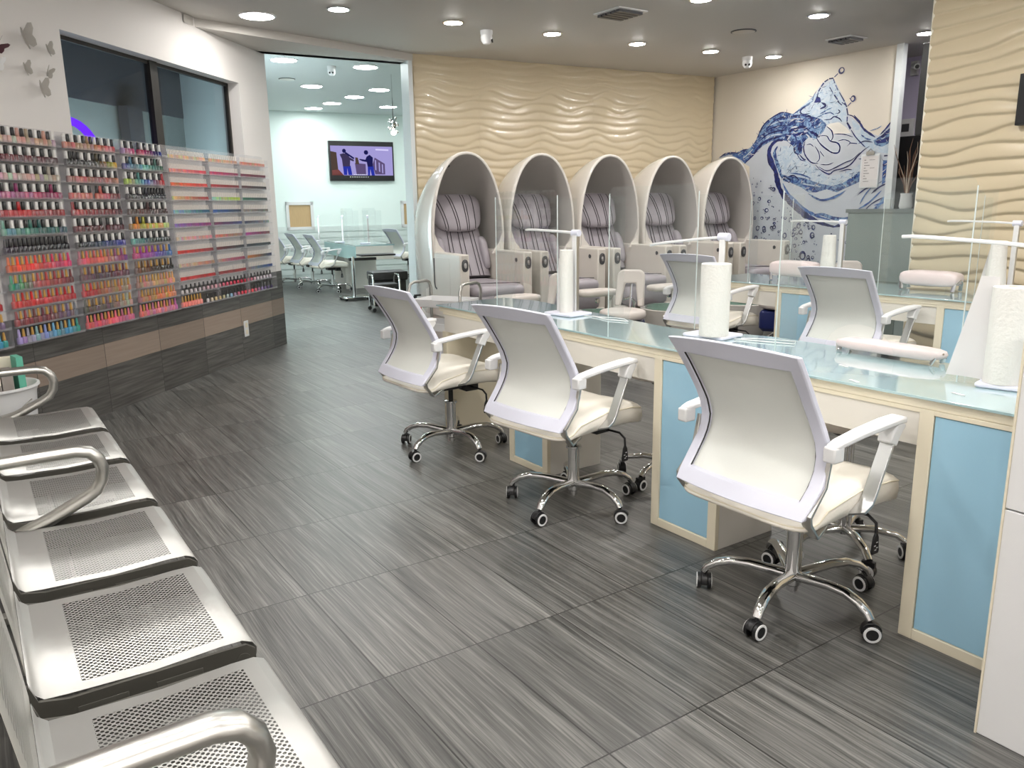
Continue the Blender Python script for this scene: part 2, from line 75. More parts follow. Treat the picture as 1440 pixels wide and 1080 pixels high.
def floor_mat():
    m,t,n,l,p=nt('wood_look_floor_tile')
    tc=n.new('ShaderNodeTexCoord'); sp=n.new('ShaderNodeSeparateXYZ'); l.new(tc.outputs['Object'],sp.inputs[0])
    TX,TY=.308,.6095
    u=mnode(n,l,'DIVIDE',mnode(n,l,'SUBTRACT',sp.outputs[0],.820),TX); v=mnode(n,l,'DIVIDE',mnode(n,l,'SUBTRACT',sp.outputs[1],1.878),TY)
    fu=mnode(n,l,'FRACT',u); fv=mnode(n,l,'FRACT',v)
    iu=mnode(n,l,'FLOOR',u); iv=mnode(n,l,'FLOOR',v)
    cb=n.new('ShaderNodeCombineXYZ'); l.new(iu,cb.inputs[0]); l.new(iv,cb.inputs[1])
    wn=n.new('ShaderNodeTexWhiteNoise'); wn.noise_dimensions='3D'; l.new(cb.outputs[0],wn.inputs['Vector'])
    # grout distance
    du=mnode(n,l,'MULTIPLY',mnode(n,l,'MINIMUM',fu,mnode(n,l,'SUBTRACT',1.0,fu)),TX)
    dv=mnode(n,l,'MULTIPLY',mnode(n,l,'MINIMUM',fv,mnode(n,l,'SUBTRACT',1.0,fv)),TY)
    g=mnode(n,l,'LESS_THAN',mnode(n,l,'MINIMUM',du,dv),.0022)
    # streaks along Y
    warp=n.new('ShaderNodeTexNoise'); warp.inputs['Scale'].default_value=2.2; warp.inputs['Detail'].default_value=2; 
    off=n.new('ShaderNodeVectorMath'); off.operation='MULTIPLY_ADD'; l.new(wn.outputs['Color'],off.inputs[0]); off.inputs[1].default_value=(7,7,7); l.new(tc.outputs['Object'],off.inputs[2])
    l.new(off.outputs[0],warp.inputs['Vector'])
    wx=mnode(n,l,'MULTIPLY_ADD',warp.outputs['Fac'],.022,sp.outputs[0])
    def streak(sx,sy,det,seed):
        cc=n.new('ShaderNodeCombineXYZ'); l.new(mnode(n,l,'MULTIPLY_ADD',wx,sx,mnode(n,l,'MULTIPLY',wn.outputs['Value'],37+seed)),cc.inputs[0]); l.new(mnode(n,l,'MULTIPLY',sp.outputs[1],sy),cc.inputs[1]); cc.inputs[2].default_value=seed
        z=n.new('ShaderNodeTexNoise'); z.inputs['Scale'].default_value=1; z.inputs['Detail'].default_value=det; z.inputs['Roughness'].default_value=.65; l.new(cc.outputs[0],z.inputs['Vector']); return z.outputs['Fac']
    s1=streak(150,3.0,3,1.3); s2=streak(30,1.0,2,5.1)
    ss=mnode(n,l,'ADD',mnode(n,l,'MULTIPLY',s1,.62),mnode(n,l,'MULTIPLY',s2,.38))
    cr=n.new('ShaderNodeValToRGB'); l.new(ss,cr.inputs[0]); e=cr.color_ramp.elements
    e[0].position=.34; e[0].color=c4(S(62,62,60)); e[1].position=.68; e[1].color=c4(S(142,141,136))
    x=e.new(.5); x.color=c4(S(100,99,96))
    br=mnode(n,l,'MULTIPLY_ADD',wn.outputs['Value'],.34,.68)
    sc_=n.new('ShaderNodeVectorMath'); sc_.operation='SCALE'; l.new(cr.outputs[0],sc_.inputs[0]); l.new(br,sc_.inputs[3])
    mx=n.new('ShaderNodeMix'); mx.data_type='RGBA'; l.new(g,mx.inputs['Factor']); l.new(sc_.outputs[0],mx.inputs['A']); mx.inputs['B'].default_value=c4(S(40,39,37))
    l.new(mx.outputs['Result'],p.inputs['Base Color'])
    p.inputs['Roughness'].default_value=.34; l.new(mnode(n,l,'MULTIPLY_ADD',s1,.25,.22),p.inputs['Roughness'])
    p.inputs['Specular IOR Level'].default_value=.55
    b=n.new('ShaderNodeBump'); b.inputs['Strength'].default_value=.22; b.inputs['Distance'].default_value=.004
    l.new(mnode(n,l,'SUBTRACT',s1,g),b.inputs['Height']); l.new(b.outputs[0],p.inputs['Normal'])
    return m
def walltile_mat(name,c0,c1,sx=.61,off=0):
    m,t,n,l,p=nt(name); tc=n.new('ShaderNodeTexCoord'); sp=n.new('ShaderNodeSeparateXYZ'); l.new(tc.outputs['Object'],sp.inputs[0])
    u=mnode(n,l,'DIVIDE',mnode(n,l,'SUBTRACT',sp.outputs[0],off),sx); fu=mnode(n,l,'FRACT',u)
    g=mnode(n,l,'LESS_THAN',mnode(n,l,'MINIMUM',fu,mnode(n,l,'SUBTRACT',1.0,fu)),.0035)
    wn=n.new('ShaderNodeTexWhiteNoise'); wn.noise_dimensions='1D'; l.new(mnode(n,l,'FLOOR',u),wn.inputs['W'])
    cc=n.new('ShaderNodeCombineXYZ'); l.new(mnode(n,l,'MULTIPLY',sp.outputs[0],2.5),cc.inputs[0]); l.new(mnode(n,l,'MULTIPLY_ADD',sp.outputs[2],60,mnode(n,l,'MULTIPLY',wn.outputs[0],20)),cc.inputs[2])
    z=n.new('ShaderNodeTexNoise'); z.inputs['Scale'].default_value=1; z.inputs['Detail'].default_value=3; l.new(cc.outputs[0],z.inputs['Vector'])
    cr=n.new('ShaderNodeValToRGB'); l.new(z.outputs['Fac'],cr.inputs[0]); cr.color_ramp.elements[0].position=.35; cr.color_ramp.elements[0].color=c4(c0); cr.color_ramp.elements[1].position=.7; cr.color_ramp.elements[1].color=c4(c1)
    s_=n.new('ShaderNodeVectorMath'); s_.operation='SCALE'; l.new(cr.outputs[0],s_.inputs[0]); l.new(mnode(n,l,'MULTIPLY_ADD',wn.outputs[0],.3,.85),s_.inputs[3])
    mx=n.new('ShaderNodeMix'); mx.data_type='RGBA'; l.new(g,mx.inputs['Factor']); l.new(s_.outputs[0],mx.inputs['A']); mx.inputs['B'].default_value=c4(S(45,43,40)); l.new(mx.outputs['Result'],p.inputs['Base Color'])
    p.inputs['Roughness'].default_value=.45; return m
def perforated(name,base,x0,x1,y0,y1,pitch=.0125,r=.0036):
    # sheet steel with a staggered field of round holes cut through it (object space)
    m,t,n,l,p=nt(name); p.inputs['Base Color'].default_value=c4(base); p.inputs['Metallic'].default_value=.72; p.inputs['Roughness'].default_value=.42
    tc=n.new('ShaderNodeTexCoord'); sp=n.new('ShaderNodeSeparateXYZ'); l.new(tc.outputs['Object'],sp.inputs[0])
    X,Y=sp.outputs[0],sp.outputs[1]
    def cell(ox,oy):
        a=mnode(n,l,'SUBTRACT',mnode(n,l,'FRACT',mnode(n,l,'ADD',mnode(n,l,'DIVIDE',X,pitch),ox)),.5); b=mnode(n,l,'SUBTRACT',mnode(n,l,'FRACT',mnode(n,l,'ADD',mnode(n,l,'DIVIDE',Y,pitch),oy)),.5)
        return mnode(n,l,'ADD',mnode(n,l,'MULTIPLY',a,a),mnode(n,l,'MULTIPLY',b,b))
    d=mnode(n,l,'MINIMUM',cell(0,0),cell(.5,.5)); h=mnode(n,l,'LESS_THAN',d,(r/pitch)**2)
    for q,lo,hi in ((X,x0,x1),(Y,y0,y1)):
        h=mnode(n,l,'MULTIPLY',h,mnode(n,l,'GREATER_THAN',q,lo)); h=mnode(n,l,'MULTIPLY',h,mnode(n,l,'LESS_THAN',q,hi))
    nz=n.new('ShaderNodeTexNoise'); nz.inputs['Scale'].default_value=5; l.new(tc.outputs['Object'],nz.inputs['Vector']); l.new(mnode(n,l,'MULTIPLY_ADD',nz.outputs['Fac'],.2,.38),p.inputs['Roughness'])
    tr=n.new('ShaderNodeBsdfTransparent'); mx=n.new('ShaderNodeMixShader'); l.new(h,mx.inputs[0]); l.new(p.outputs[0],mx.inputs[1]); l.new(tr.outputs[0],mx.inputs[2]); l.new(mx.outputs[0],n['Material Output'].inputs[0])
    return m
def slotted(name,base):
    m,t,n,l,p=nt(name); p.inputs['Base Color'].default_value=c4(base); p.inputs['Metallic'].default_value=.72; p.inputs['Roughness'].default_value=.42
    tc=n.new('ShaderNodeTexCoord'); sp=n.new('ShaderNodeSeparateXYZ'); l.new(tc.outputs['Object'],sp.inputs[0])
    h=mnode(n,l,'LESS_THAN',mnode(n,l,'FRACT',mnode(n,l,'DIVIDE',sp.outputs[2],.012)),.3)
    h=mnode(n,l,'MULTIPLY',h,mnode(n,l,'LESS_THAN',mnode(n,l,'ABSOLUTE',sp.outputs[1]),.16)); h=mnode(n,l,'MULTIPLY',h,mnode(n,l,'GREATER_THAN',sp.outputs[2],.53)); h=mnode(n,l,'MULTIPLY',h,mnode(n,l,'LESS_THAN',sp.outputs[2],.78))
    tr=n.new('ShaderNodeBsdfTransparent'); mx=n.new('ShaderNodeMixShader'); l.new(h,mx.inputs[0]); l.new(p.outputs[0],mx.inputs[1]); l.new(tr.outputs[0],mx.inputs[2]); l.new(mx.outputs[0],n['Material Output'].inputs[0])
    return m
def watermat(name,a,b):
    m,t,n,l,p=nt(name); tc=n.new('ShaderNodeTexCoord'); nz=n.new('ShaderNodeTexNoise'); nz.inputs['Scale'].default_value=14; nz.inputs['Detail'].default_value=5; nz.inputs['Distortion'].default_value=1.6; l.new(tc.outputs['Object'],nz.inputs['Vector'])
    cr=n.new('ShaderNodeValToRGB'); l.new(nz.outputs['Fac'],cr.inputs[0]); cr.color_ramp.elements[0].position=.42; cr.color_ramp.elements[0].color=c4(a); cr.color_ramp.elements[1].position=.6; cr.color_ramp.elements[1].color=c4(b); l.new(cr.outputs[0],p.inputs['Base Color']); p.inputs['Roughness'].default_value=.5; return m
M={}
M['floor']=floor_mat()
M['wall']=mat('white_wall_paint',S(226,222,219),.55,bump=.02,var=.02,vscale=1.5)
M['ceil']=mat('ceiling_paint',S(196,192,186),.6,var=.015,vscale=1)
M['ceil2']=mat('back_ceiling_paint',S(205,212,210),.6,var=.015,vscale=1)
M['backwall']=mat('white_wall_cool_cast',S(228,240,236),.55,var=.02,vscale=1.5)  # white wall with the mint cast of the cool lamps put into its colour
M['shiplap']=mat('white_board_wainscot',S(214,224,221),.5,var=.03)
M['trim']=mat('white_gloss_trim',S(214,219,220),.3,var=.03)
M['muralwall']=mat('beige_wall_paint',S(214,206,192),.55,var=.02,vscale=1.5)
M['lav']=mat('lavender_wall_paint',S(205,196,222),.6)
M['wave']=mat('cream_lacquered_wave_panel',S(204,189,160),.26,spec=.5,coat=.15,var=.02,vscale=1)
M['tile']=walltile_mat('dark_wall_tile',S(66,64,61),S(104,102,98),.61,.03)
M['band']=walltile_mat('taupe_wall_tile_band',S(142,126,114),S(150,135,122),.61,.03)
M['wtile2']=walltile_mat('dark_floor_base_tile',S(66,64,61),S(104,102,98),.61,.03)
M['white']=mat('white_plastic',S(222,222,222),.32)
M['lilacwhite']=mat('cool_white_plastic',S(216,217,230),.35)
M['cream']=mat('cream_laminate',S(228,219,196),.4)
M['whitelam']=mat('white_laminate',S(226,222,214),.35)
M['blue']=mat('pale_blue_laminate',S(158,200,222),.22,var=.02,coat=.3)
M['leather']=mat('cream_leather',S(232,226,214),.42,bump=.06,bscale=120)
M['mesh']=mat('pale_backrest_mesh',S(226,228,222),.6,bump=.1,bscale=400)
M['chrome']=mat('polished_chrome',(.72,.72,.72),.08,1)
M['steel']=mat('brushed_steel',(.50,.49,.46),.32,1,var=.05)
M['dsteel']=mat('dark_steel_side_plate',S(84,82,76),.38,.3)
M['silver']=mat('satin_silver_post',(.55,.55,.55),.3,1)
M['black']=mat('black_plastic',(.012,.012,.013),.35)
M['blackl']=mat('black_vinyl',(.015,.015,.017),.4,bump=.1)
M['dgrey']=mat('dark_grey_plastic',S(70,70,72),.4)
M['egg']=mat('white_fibreglass_shell',S(216,211,204),.16,coat=.6,spec=.6,var=.02,vscale=2)
M['eggin']=mat('shaded_shell_lining',S(186,182,177),.5,var=.06,vscale=3)  # shade inside the white shell is put into this grey
M['gleather']=mat('grey_leather',S(160,154,160),.36,bump=.25,bscale=14,var=.08,vscale=9)
M['seam_or_gap_shade']=mat('dark_seam',S(62,57,60),.6)
M['box']=mat('warm_white_arm_box',S(212,206,197),.3,var=.03)
M['paper']=mat('white_paper_towel',S(222,220,214),.85,bump=.3,bscale=90)
M['paper2']=mat('soft_white_tissue',S(214,211,210),.8)
M['pink']=mat('pinkish_white_vinyl',S(218,202,200),.35,bump=.05,bscale=60)
M['stoolv']=mat('warm_grey_white_vinyl',S(214,206,199),.38)
M['navy']=mat('navy_blue_plastic',S(22,34,92),.3)
M['green']=mat('green_glass_bowl',S(128,156,144),.1,coat=.8)
M['red']=mat('red_painted_metal',S(168,22,24),.35)
M['wood']=mat('blond_wood_blind',S(190,160,118),.6,var=.25,vscale=30,stretch=(6,6,.2))
M['darkglass']=mat('night_window_glass',S(50,55,60),.05,spec=.8)
M['nightwall']=mat('night_street_wall',S(112,120,116),.8,var=.06)
M['nightdark']=mat('night_dark_surface',S(46,48,54),.8)  # one dark tone for the canopy, post and farther wall outside
M['mull']=mat('black_window_mullion',S(38,34,30),.5,var=.5,vscale=40)
M['neon']=emis('purple_neon',(.16,.01,1),2.2)
M['lampc']=emis('cool_lamp_diffuser',(.95,1.0,.985),COOL)
M['lampb']=emis('large_lamp_diffuser',(1,.97,.93),BIGLAMP)
M['lampw']=emis('warm_lamp_diffuser',(1,.97,.93),WARM)
M['lampf']=emis('front_lamp_diffuser',(1,.975,.945),FRONT)
M['bulb']=emis('small_bulb',(1,.9,.75),20)
M['glass']=clear('clear_acrylic',(.98,.99,.99),.02)
M['acr']=clear('clear_rack_acrylic',(.985,.985,.99),.085,.12,(.86,.85,.88))
M['frost']=clear('grey_green_frosted_glass',(.75,.8,.78),.55,.1,(.45,.52,.5))
M['desktop']=mat('pale_aqua_glass_top',S(166,194,198),.035,spec=.9,coat=1)
M['desktop'].node_tree.nodes['Principled BSDF'].inputs['IOR'].default_value=1.6
M['lacquer']=objcol('nail_lacquer_bottle',.12,.6)
M['cap']=objcol('bottle_cap',.28,.4)
M['stick']=objcol('swatch_stick',.35,.2)
M['stickp']=mat('pale_swatch_handle',S(226,216,206),.4)
M['stuffcol']=objcol('swatch_colour_attribute',.35,.2,attr='tint')
M['mW']=mat('mural_pale_wash',S(186,192,200),.5,var=.05,vscale=4); M['mH']=mat('mural_bare_patch',S(214,210,202),.5); M['mL']=watermat('mural_light_blue',S(172,190,206),S(190,200,208))
M['mB']=watermat('mural_mid_blue',S(30,54,116),S(124,156,190)); M['mM']=watermat('mural_strong_blue',S(42,74,142),S(84,122,172)); M['mN']=watermat('mural_navy_line',S(18,20,70),S(30,44,112))
M['seat']=perforated('perforated_steel_seat',(.46,.455,.435),.075,.345,-.19,.19,.0132,.0036)
M['backsheet']=slotted('slotted_steel_back',(.60,.59,.55))
M['boxteal']=mat('teal_carton',S(96,176,152),.6); M['boxcream']=mat('cream_carton',S(226,220,200),.6); M['boxred']=mat('dark_red_carton',S(96,32,30),.5); M['boxgrey']=mat('grey_carton',S(150,142,136),.6)
M['branch']=mat('dry_brown_branch',S(104,76,58),.8,var=.3); M['branchw']=mat('pale_dry_branch',S(190,176,158),.8)
M['stain']=mat('brown_water_stain',S(146,138,120),.8,var=.2,vscale=20)
# ------------------------------------------------------------ mesh building
class MB:
    def __init__(s): s.v=[]; s.f=[]; s.mi=[]; s.m=0; s.T=None
    def add(s,vs,fs):
        o=len(s.v)
        for v in vs:
            v=Vector(v); s.v.append(s.T@v if s.T else v)
        for f in fs: s.f.append(tuple(i+o for i in f)); s.mi.append(s.m)
        return s
    def box(s,x0,x1,y0,y1,z0,z1,rot=None,piv=None):
        vs=[Vector((x,y,z)) for z in (z0,z1) for y in (y0,y1) for x in (x0,x1)]
        if rot is not None:
            pv=Vector(piv) if piv else Vector(((x0+x1)/2,(y0+y1)/2,(z0+z1)/2)); vs=[rot@(v-pv)+pv for v in vs]
        return s.add(vs,[(0,2,3,1),(4,5,7,6),(0,1,5,4),(2,6,7,3),(0,4,6,2),(1,3,7,5)])
    def rbox(s,x0,x1,y0,y1,z0,z1,r=.01,n=3):
        # box with rounded vertical corners and softened top/bottom edges
        def ring(rr,z):
            pts=[]
            R_=max(r,.0005)
            for cx,cy,a0 in ((x1-R_,y1-R_,0),(x0+R_,y1-R_,90),(x0+R_,y0+R_,180),(x1-R_,y0+R_,270)):
                for k in range(n+1):
                    a=R(a0+90*k/n); pts.append((cx+(R_-rr)*math.cos(a),cy+(R_-rr)*math.sin(a),z))
            return pts
        b=min(r*.6,(z1-z0)*.3)
        rings=[ring(b,z0),ring(0,z0+b),ring(0,z1-b),ring(b*.3,z1-b*.3),ring(b,z1)]
        return s.loft(rings,True,True)
    def loft(s,rings,cap0=False,cap1=False,closed=True):
        k=len(rings[0]); vs=[p for r_ in rings for p in r_]; fs=[]
        for i in range(len(rings)-1):
            for j in range(k if closed else k-1):
                a=i*k+j; b=i*k+(j+1)%k; fs.append((a,b,b+k,a+k))
        if cap0: fs.append(tuple(range(k-1,-1,-1)))
        if cap1: fs.append(tuple(range((len(rings)-1)*k,len(rings)*k)))
        return s.add(vs,fs)
    def lathe(s,prof,c=(0,0,0),seg=20,axis='z',cap=True):
        rings=[]
        for r_,h in prof:
            rg=[]
            for i in range(seg):
                a=2*PI*i/seg; x,y=r_*math.cos(a),r_*math.sin(a)
                rg.append((c[0]+x,c[1]+y,c[2]+h) if axis=='z' else ((c[0]+h,c[1]+x,c[2]+y) if axis=='x' else (c[0]+y,c[1]+h,c[2]+x)))
            rings.append(rg)
        return s.loft(rings,cap,cap)
    def tube(s,pts,r,seg=10,cap=True,flat=1.0,up=(0,0,1)):
        pts=[Vector(p) for p in pts]; rs=r if isinstance(r,(list,tuple)) else [r]*len(pts); rings=[]
        prev=None
        for i,p in enumerate(pts):
            d=(pts[min(i+1,len(pts)-1)]-pts[max(i-1,0)]).normalized()
            u=Vector(up)
            if abs(d.dot(u))>.95 and prev is None: u=Vector((1,0,0))
            if prev is not None: u=prev
            a=(u-d*u.dot(d))
            if a.length<1e-5: a=Vector((1,0,0))-d*d.x
            a.normalize(); b=d.cross(a); prev=a
            rings.append([tuple(p+a*(rs[i]*math.cos(2*PI*k/seg))+b*(rs[i]*flat*math.sin(2*PI*k/seg))) for k in range(seg)])
        return s.loft(rings,cap,cap)
    def strip(s,pts,w,t,side=(0,1,0)):
        # flat bar of width w (along side) and thickness t following pts
        pts=[Vector(p) for p in pts]; sd=Vector(side).normalized(); rings=[]
        for i,p in enumerate(pts):
            d=(pts[min(i+1,len(pts)-1)]-pts[max(i-1,0)]).normalized(); n_=d.cross(sd).normalized()
            ww=w[i] if isinstance(w,(list,tuple)) else w
            rings.append([tuple(p+sd*(a*ww/2)+n_*(b*t/2)) for a,b in ((-1,-1),(1,-1),(1,1),(-1,1))])
        return s.loft(rings,True,True)
    def prism(s,poly,z0,z1):
        k=len(poly); vs=[(x,y,z0) for x,y in poly]+[(x,y,z1) for x,y in poly]
        ar=sum(poly[i][0]*poly[(i+1)%k][1]-poly[(i+1)%k][0]*poly[i][1] for i in range(k))
        fs=[tuple(range(k-1,-1,-1)),tuple(range(k,2*k))]+[(i,(i+1)%k,(i+1)%k+k,i+k) for i in range(k)]
        if ar<0: fs=[f[::-1] for f in fs]
        return s.add(vs,fs)
    def pad(s,cx,cy,cz,sx,sy,sz,e1=.35,e2=.6,n=20,mz=10,fn=None):
        # pillow-like superellipsoid, half sizes sx,sy,sz
        def p(v,e): return math.copysign(abs(v)**e,v)
        rings=[]
        for i in range(mz+1):
            t=-PI/2+PI*i/mz; c,z=p(math.cos(t),e2),p(math.sin(t),e2); rg=[]
            for j in range(n):
                a=2*PI*j/n; q=(cx+sx*max(c,.02)*p(math.cos(a),e1),cy+sy*max(c,.02)*p(math.sin(a),e1),cz+sz*z)
                rg.append(fn(*q) if fn else q)
            rings.append(rg)
        return s.loft(rings,True,True)
    def grid(s,fn,nu,nv):
        vs=[fn(i/nu,j/nv) for j in range(nv+1) for i in range(nu+1)]
        fs=[(j*(nu+1)+i,j*(nu+1)+i+1,(j+1)*(nu+1)+i+1,(j+1)*(nu+1)+i) for j in range(nv) for i in range(nu)]
        return s.add(vs,fs)
    def mesh(s,name,mats,smooth=35):
        me=bpy.data.meshes.new(name); me.from_pydata([tuple(v) for v in s.v],[],s.f)
        for m in (mats if isinstance(mats,list) else [mats]): me.materials.append(M[m] if isinstance(m,str) else m)
        if isinstance(mats,list): me.polygons.foreach_set('material_index',s.mi)
        me.update()
        if smooth:
            me.polygons.foreach_set('use_smooth',[True]*len(me.polygons)); me.set_sharp_from_angle(angle=R(smooth))
        return me
    def obj(s,name,mats,parent=None,loc=None,smooth=35,rz=0,bev=0,label=None):
        o=bpy.data.objects.new(name,s.mesh(name,mats,smooth)); COL.objects.link(o)
        if parent: o.parent=parent
        if loc: o.location=loc
        if rz: o.rotation_euler=(0,0,rz)
        if bev:
            b=o.modifiers.new('bevel','BEVEL'); b.width=bev; b.segments=2; b.limit_method='ANGLE'; b.angle_limit=R(40)
        if label: o['label']=label
        return o
def tag(o,label,cat,group=None,kind=None):
    o['label']=label; o['category']=cat
    if group: o['group']=group
    if kind: o['kind']=kind
    return o
def empty(name,loc=(0,0,0),rz=0,label=None,cat=None,group=None):
    o=bpy.data.objects.new(name,None); COL.objects.link(o); o.location=loc; o.rotation_euler=(0,0,rz); o.empty_display_size=.05
    if label: tag(o,label,cat,group)
    return o
def struct(o): o['kind']='structure'; return o
KIDS={}
def copy_tree(root,loc,rz,label=None,cat=None,group=None):
    def cp(o,par):
        c=o.copy(); COL.objects.link(c); c.parent=par
        for ch in KID(o): cp(ch,c)
        return c
    def KID(o): return [x for x in ALLK.get(o.name,[])]
    c=cp(root,None); c.location=loc; c.rotation_euler=(0,0,rz)
    if label: tag(c,label,cat or root['category'],group or root.get('group'))
    return c
ALLK={}
def index_kids(root):
    for ch in root.children_recursive: 
        ALLK.setdefault(ch.parent.name,[]).append(ch)
# ------------------------------------------------------------ room shell
LA=Vector((.6426,5.7191)); LT=Vector((.68607,.72753)); LN=Vector((.72753,-.68607))      # rack wall: start, along, into the room
WA=Vector((3.854,7.339)); WT=Vector((.99316,-.11675)); WN=Vector((-.11675,-.99316))     # wave wall
def frame(A,T,Nn,name,kindstruct=True):
    # matrix: local x along wall, local y out of the room (into wall), z up
    m=Matrix(((T.x,-Nn.x,0,A.x),(T.y,-Nn.y,0,A.y),(0,0,1,0),(0,0,0,1))); return m
ML=frame(LA,LT,LN,'l'); MW=frame(WA,WT,WN,'w')
def setm(o,m): o.matrix_world=m; return o
CZ=2.76; SZ=2.695; BZ=3.0
b=MB(); b.box(-.3,9,-2.6,15,-.1,0); struct(b.obj('floor','floor'))
b=MB(); b.prism([(-.4,-2.7),(8.9,-2.7),(8.9,8.0),(3.9,7.5),(3.854,7.339),(1.706,6.848),(-.4,6.37)],CZ,CZ+.12); struct(b.obj('ceiling','ceil'))
# lower beam over the opening to the back room, then the higher back ceiling
b=MB(); b.prism([(1.60,6.72),(1.706,6.848),(3.854,7.339),(3.98,7.36),(3.96,7.56),(2.40,7.70),(2.2,7.5)],SZ,CZ+.1); struct(b.obj('trim_1','ceil'))
b=MB(); b.prism([(1.9,7.55),(9,7.3),(9,15),(1.9,15)],BZ,BZ+.1); struct(b.obj('ceiling','ceil2'))
b=MB(); b.prism([(2.2,7.60),(3.95,7.45),(3.95,7.55),(2.2,7.70)],SZ,BZ); struct(b.obj('trim_2','ceil2'))
# rack wall with window hole: local x = s, y into wall
SL0,SL1=-1.23,2.7326; TH=.16
def wall_with_hole(b,x0,x1,z0,z1,hx0,hx1,hz0,hz1,y0,y1):
    b.box(x0,hx0,y0,y1,z0,z1); b.box(hx1,x1,y0,y1,z0,z1); b.box(hx0,hx1,y0,y1,z0,hz0); b.box(hx0,hx1,y0,y1,hz1,z1)
b=MB(); wall_with_hole(b,SL0,SL1,.72,CZ,.0,2.19,1.70,2.37,0,TH); setm(struct(b.obj('wall_left','wall')),ML)
b=MB(); b.box(SL0,SL1,-.006,TH,.0,.305); b.box(SL0,SL1,-.006,TH,.46,.72); o=setm(struct(b.obj('baseboard_left','tile',smooth=0)),ML)
b=MB(); b.box(SL0,SL1,-.007,TH,.3065,.4585); setm(struct(b.obj('trim_3','band',smooth=0)),ML)
# window: panes, mullion, night view behind
w=empty('window_1'); w.matrix_world=ML; struct(w)
def wp(name,mt,*boxes):
    q=MB()
    for x in boxes: q.box(*x)
    return q.obj(name,mt,w)
wp('window_frame','mull',(-.05,2.19,.10,.13,2.345,2.37),(2.165,2.19,.10,.13,1.70,2.37),(0,2.19,.10,.13,1.70,1.72))
wp('mullion','mull',(1.03,1.12,.085,.135,1.70,2.37))
wp('window_pane',clear('tinted_window_glass',(.75,.78,.8),.05,.01,(.1,.11,.12)),(0,2.19,.112,.118,1.70,2.35))
# night scene behind the window
b=MB(); b.box(-1.2,5.2,1.5,1.6,0,2.28); setm(tag(b.obj('neighbouring_wall','nightwall'),'plain grey outside wall seen through the window at night','wall'),ML)['kind']='structure'
b=MB(); b.box(-1.2,5.2,1.48,1.7,2.28,3.6); setm(tag(b.obj('dark_canopy','nightdark'),'dark canopy above the grey wall outside the window','canopy'),ML)
b=MB(); b.box(2.62,2.85,1.36,1.46,0,2.28); setm(tag(b.obj('downpipe','nightdark'),'dark upright post against the grey wall outside the window','post'),ML)
b=MB(); pts=[(.56+.32*math.cos(a),.45,1.60+.32*math.sin(a)) for a in [R(d) for d in range(-10,191,10)]]; b.tube(pts,.028,8); setm(tag(b.obj('neon_arc','neon'),'glowing purple neon arc behind the window glass','neon sign'),ML)
pl=bpy.data.lights.new('outside_fill','AREA'); pl.energy=230; pl.shape='RECTANGLE'; pl.size=4.0; pl.size_y=.3; pl.color=(.8,.92,1); po=bpy.data.objects.new('outside_fill',pl); COL.objects.link(po)
po.matrix_world=ML@Matrix.Translation((2.6,.62,.9))@Matrix.Rotation(R(112),4,'X')  # unseen area light added below the sill to brighten the grey outside wall
b=MB(); b.box(-1.5,4.5,1.9,2.0,-.2,3.4); setm(struct(b.obj('wall_outside','nightdark')),ML)
# other walls
b=MB(); b.box(-.36,-.2,-2.6,4.9,0,CZ); struct(b.obj('wall_west','wall'))
b=MB(); b.box(-.36,8.9,-2.76,-2.6,0,CZ); struct(b.obj('wall_south','wall'))
b=MB(); b.box(8.75,8.9,-2.6,4.9,0,CZ); struct(b.obj('wall_east','lav'))
b=MB(); b.box(2.16,2.3,7.74,15,0,BZ); struct(b.obj('wall_back_left','backwall'))
b=MB(); b.prism([(2.3,7.6),(2.44,7.72),(2.52,7.715),(2.3,8.1)],0,SZ); struct(b.obj('trim_4','wall'))
b=MB(); b.box(8.7,8.85,6.7,15,0,BZ); struct(b.obj('wall_back_right','backwall'))
# back wall, parallel to the wave wall, with two internal windows
BA=Vector((4.73,14.46)); MBk=frame(BA,Vector((.99458,-.10344)),Vector((-.10344,-.99458)),'b')
b=MB(); b.box(-2.6,4.3,0,.15,.99,BZ); setm(struct(b.obj('wall_back','backwall')),MBk)
b=MB()
for k in range(9): b.box(-2.6,4.3,-.02,.1,.11*k+.008,.11*k+.102); 
b.box(-2.6,4.3,-.002,.1,0,.99); setm(struct(b.obj('baseboard_back','shiplap',smooth=0)),MBk)
def bwin(nm,x0,x1,z0,z1):
    w=empty(nm); w.matrix_world=MBk; struct(w); t=.055
    q=MB(); q.box(x0,x1,-.03,.0,z0,z0+t); q.box(x0,x1,-.03,.0,z1-t,z1); q.box(x0,x0+t,-.03,.0,z0,z1); q.box(x1-t,x1,-.03,.0,z0,z1); q.obj('window_frame','white',w)
    q=MB(); q.box(x0+t,x1-t,-.006,0,z0+t,z1-t); q.obj('blind','wood',w)
bwin('window_2',.16,.66,.93,1.43); bwin('window_3',2.36,2.86,.93,1.43)
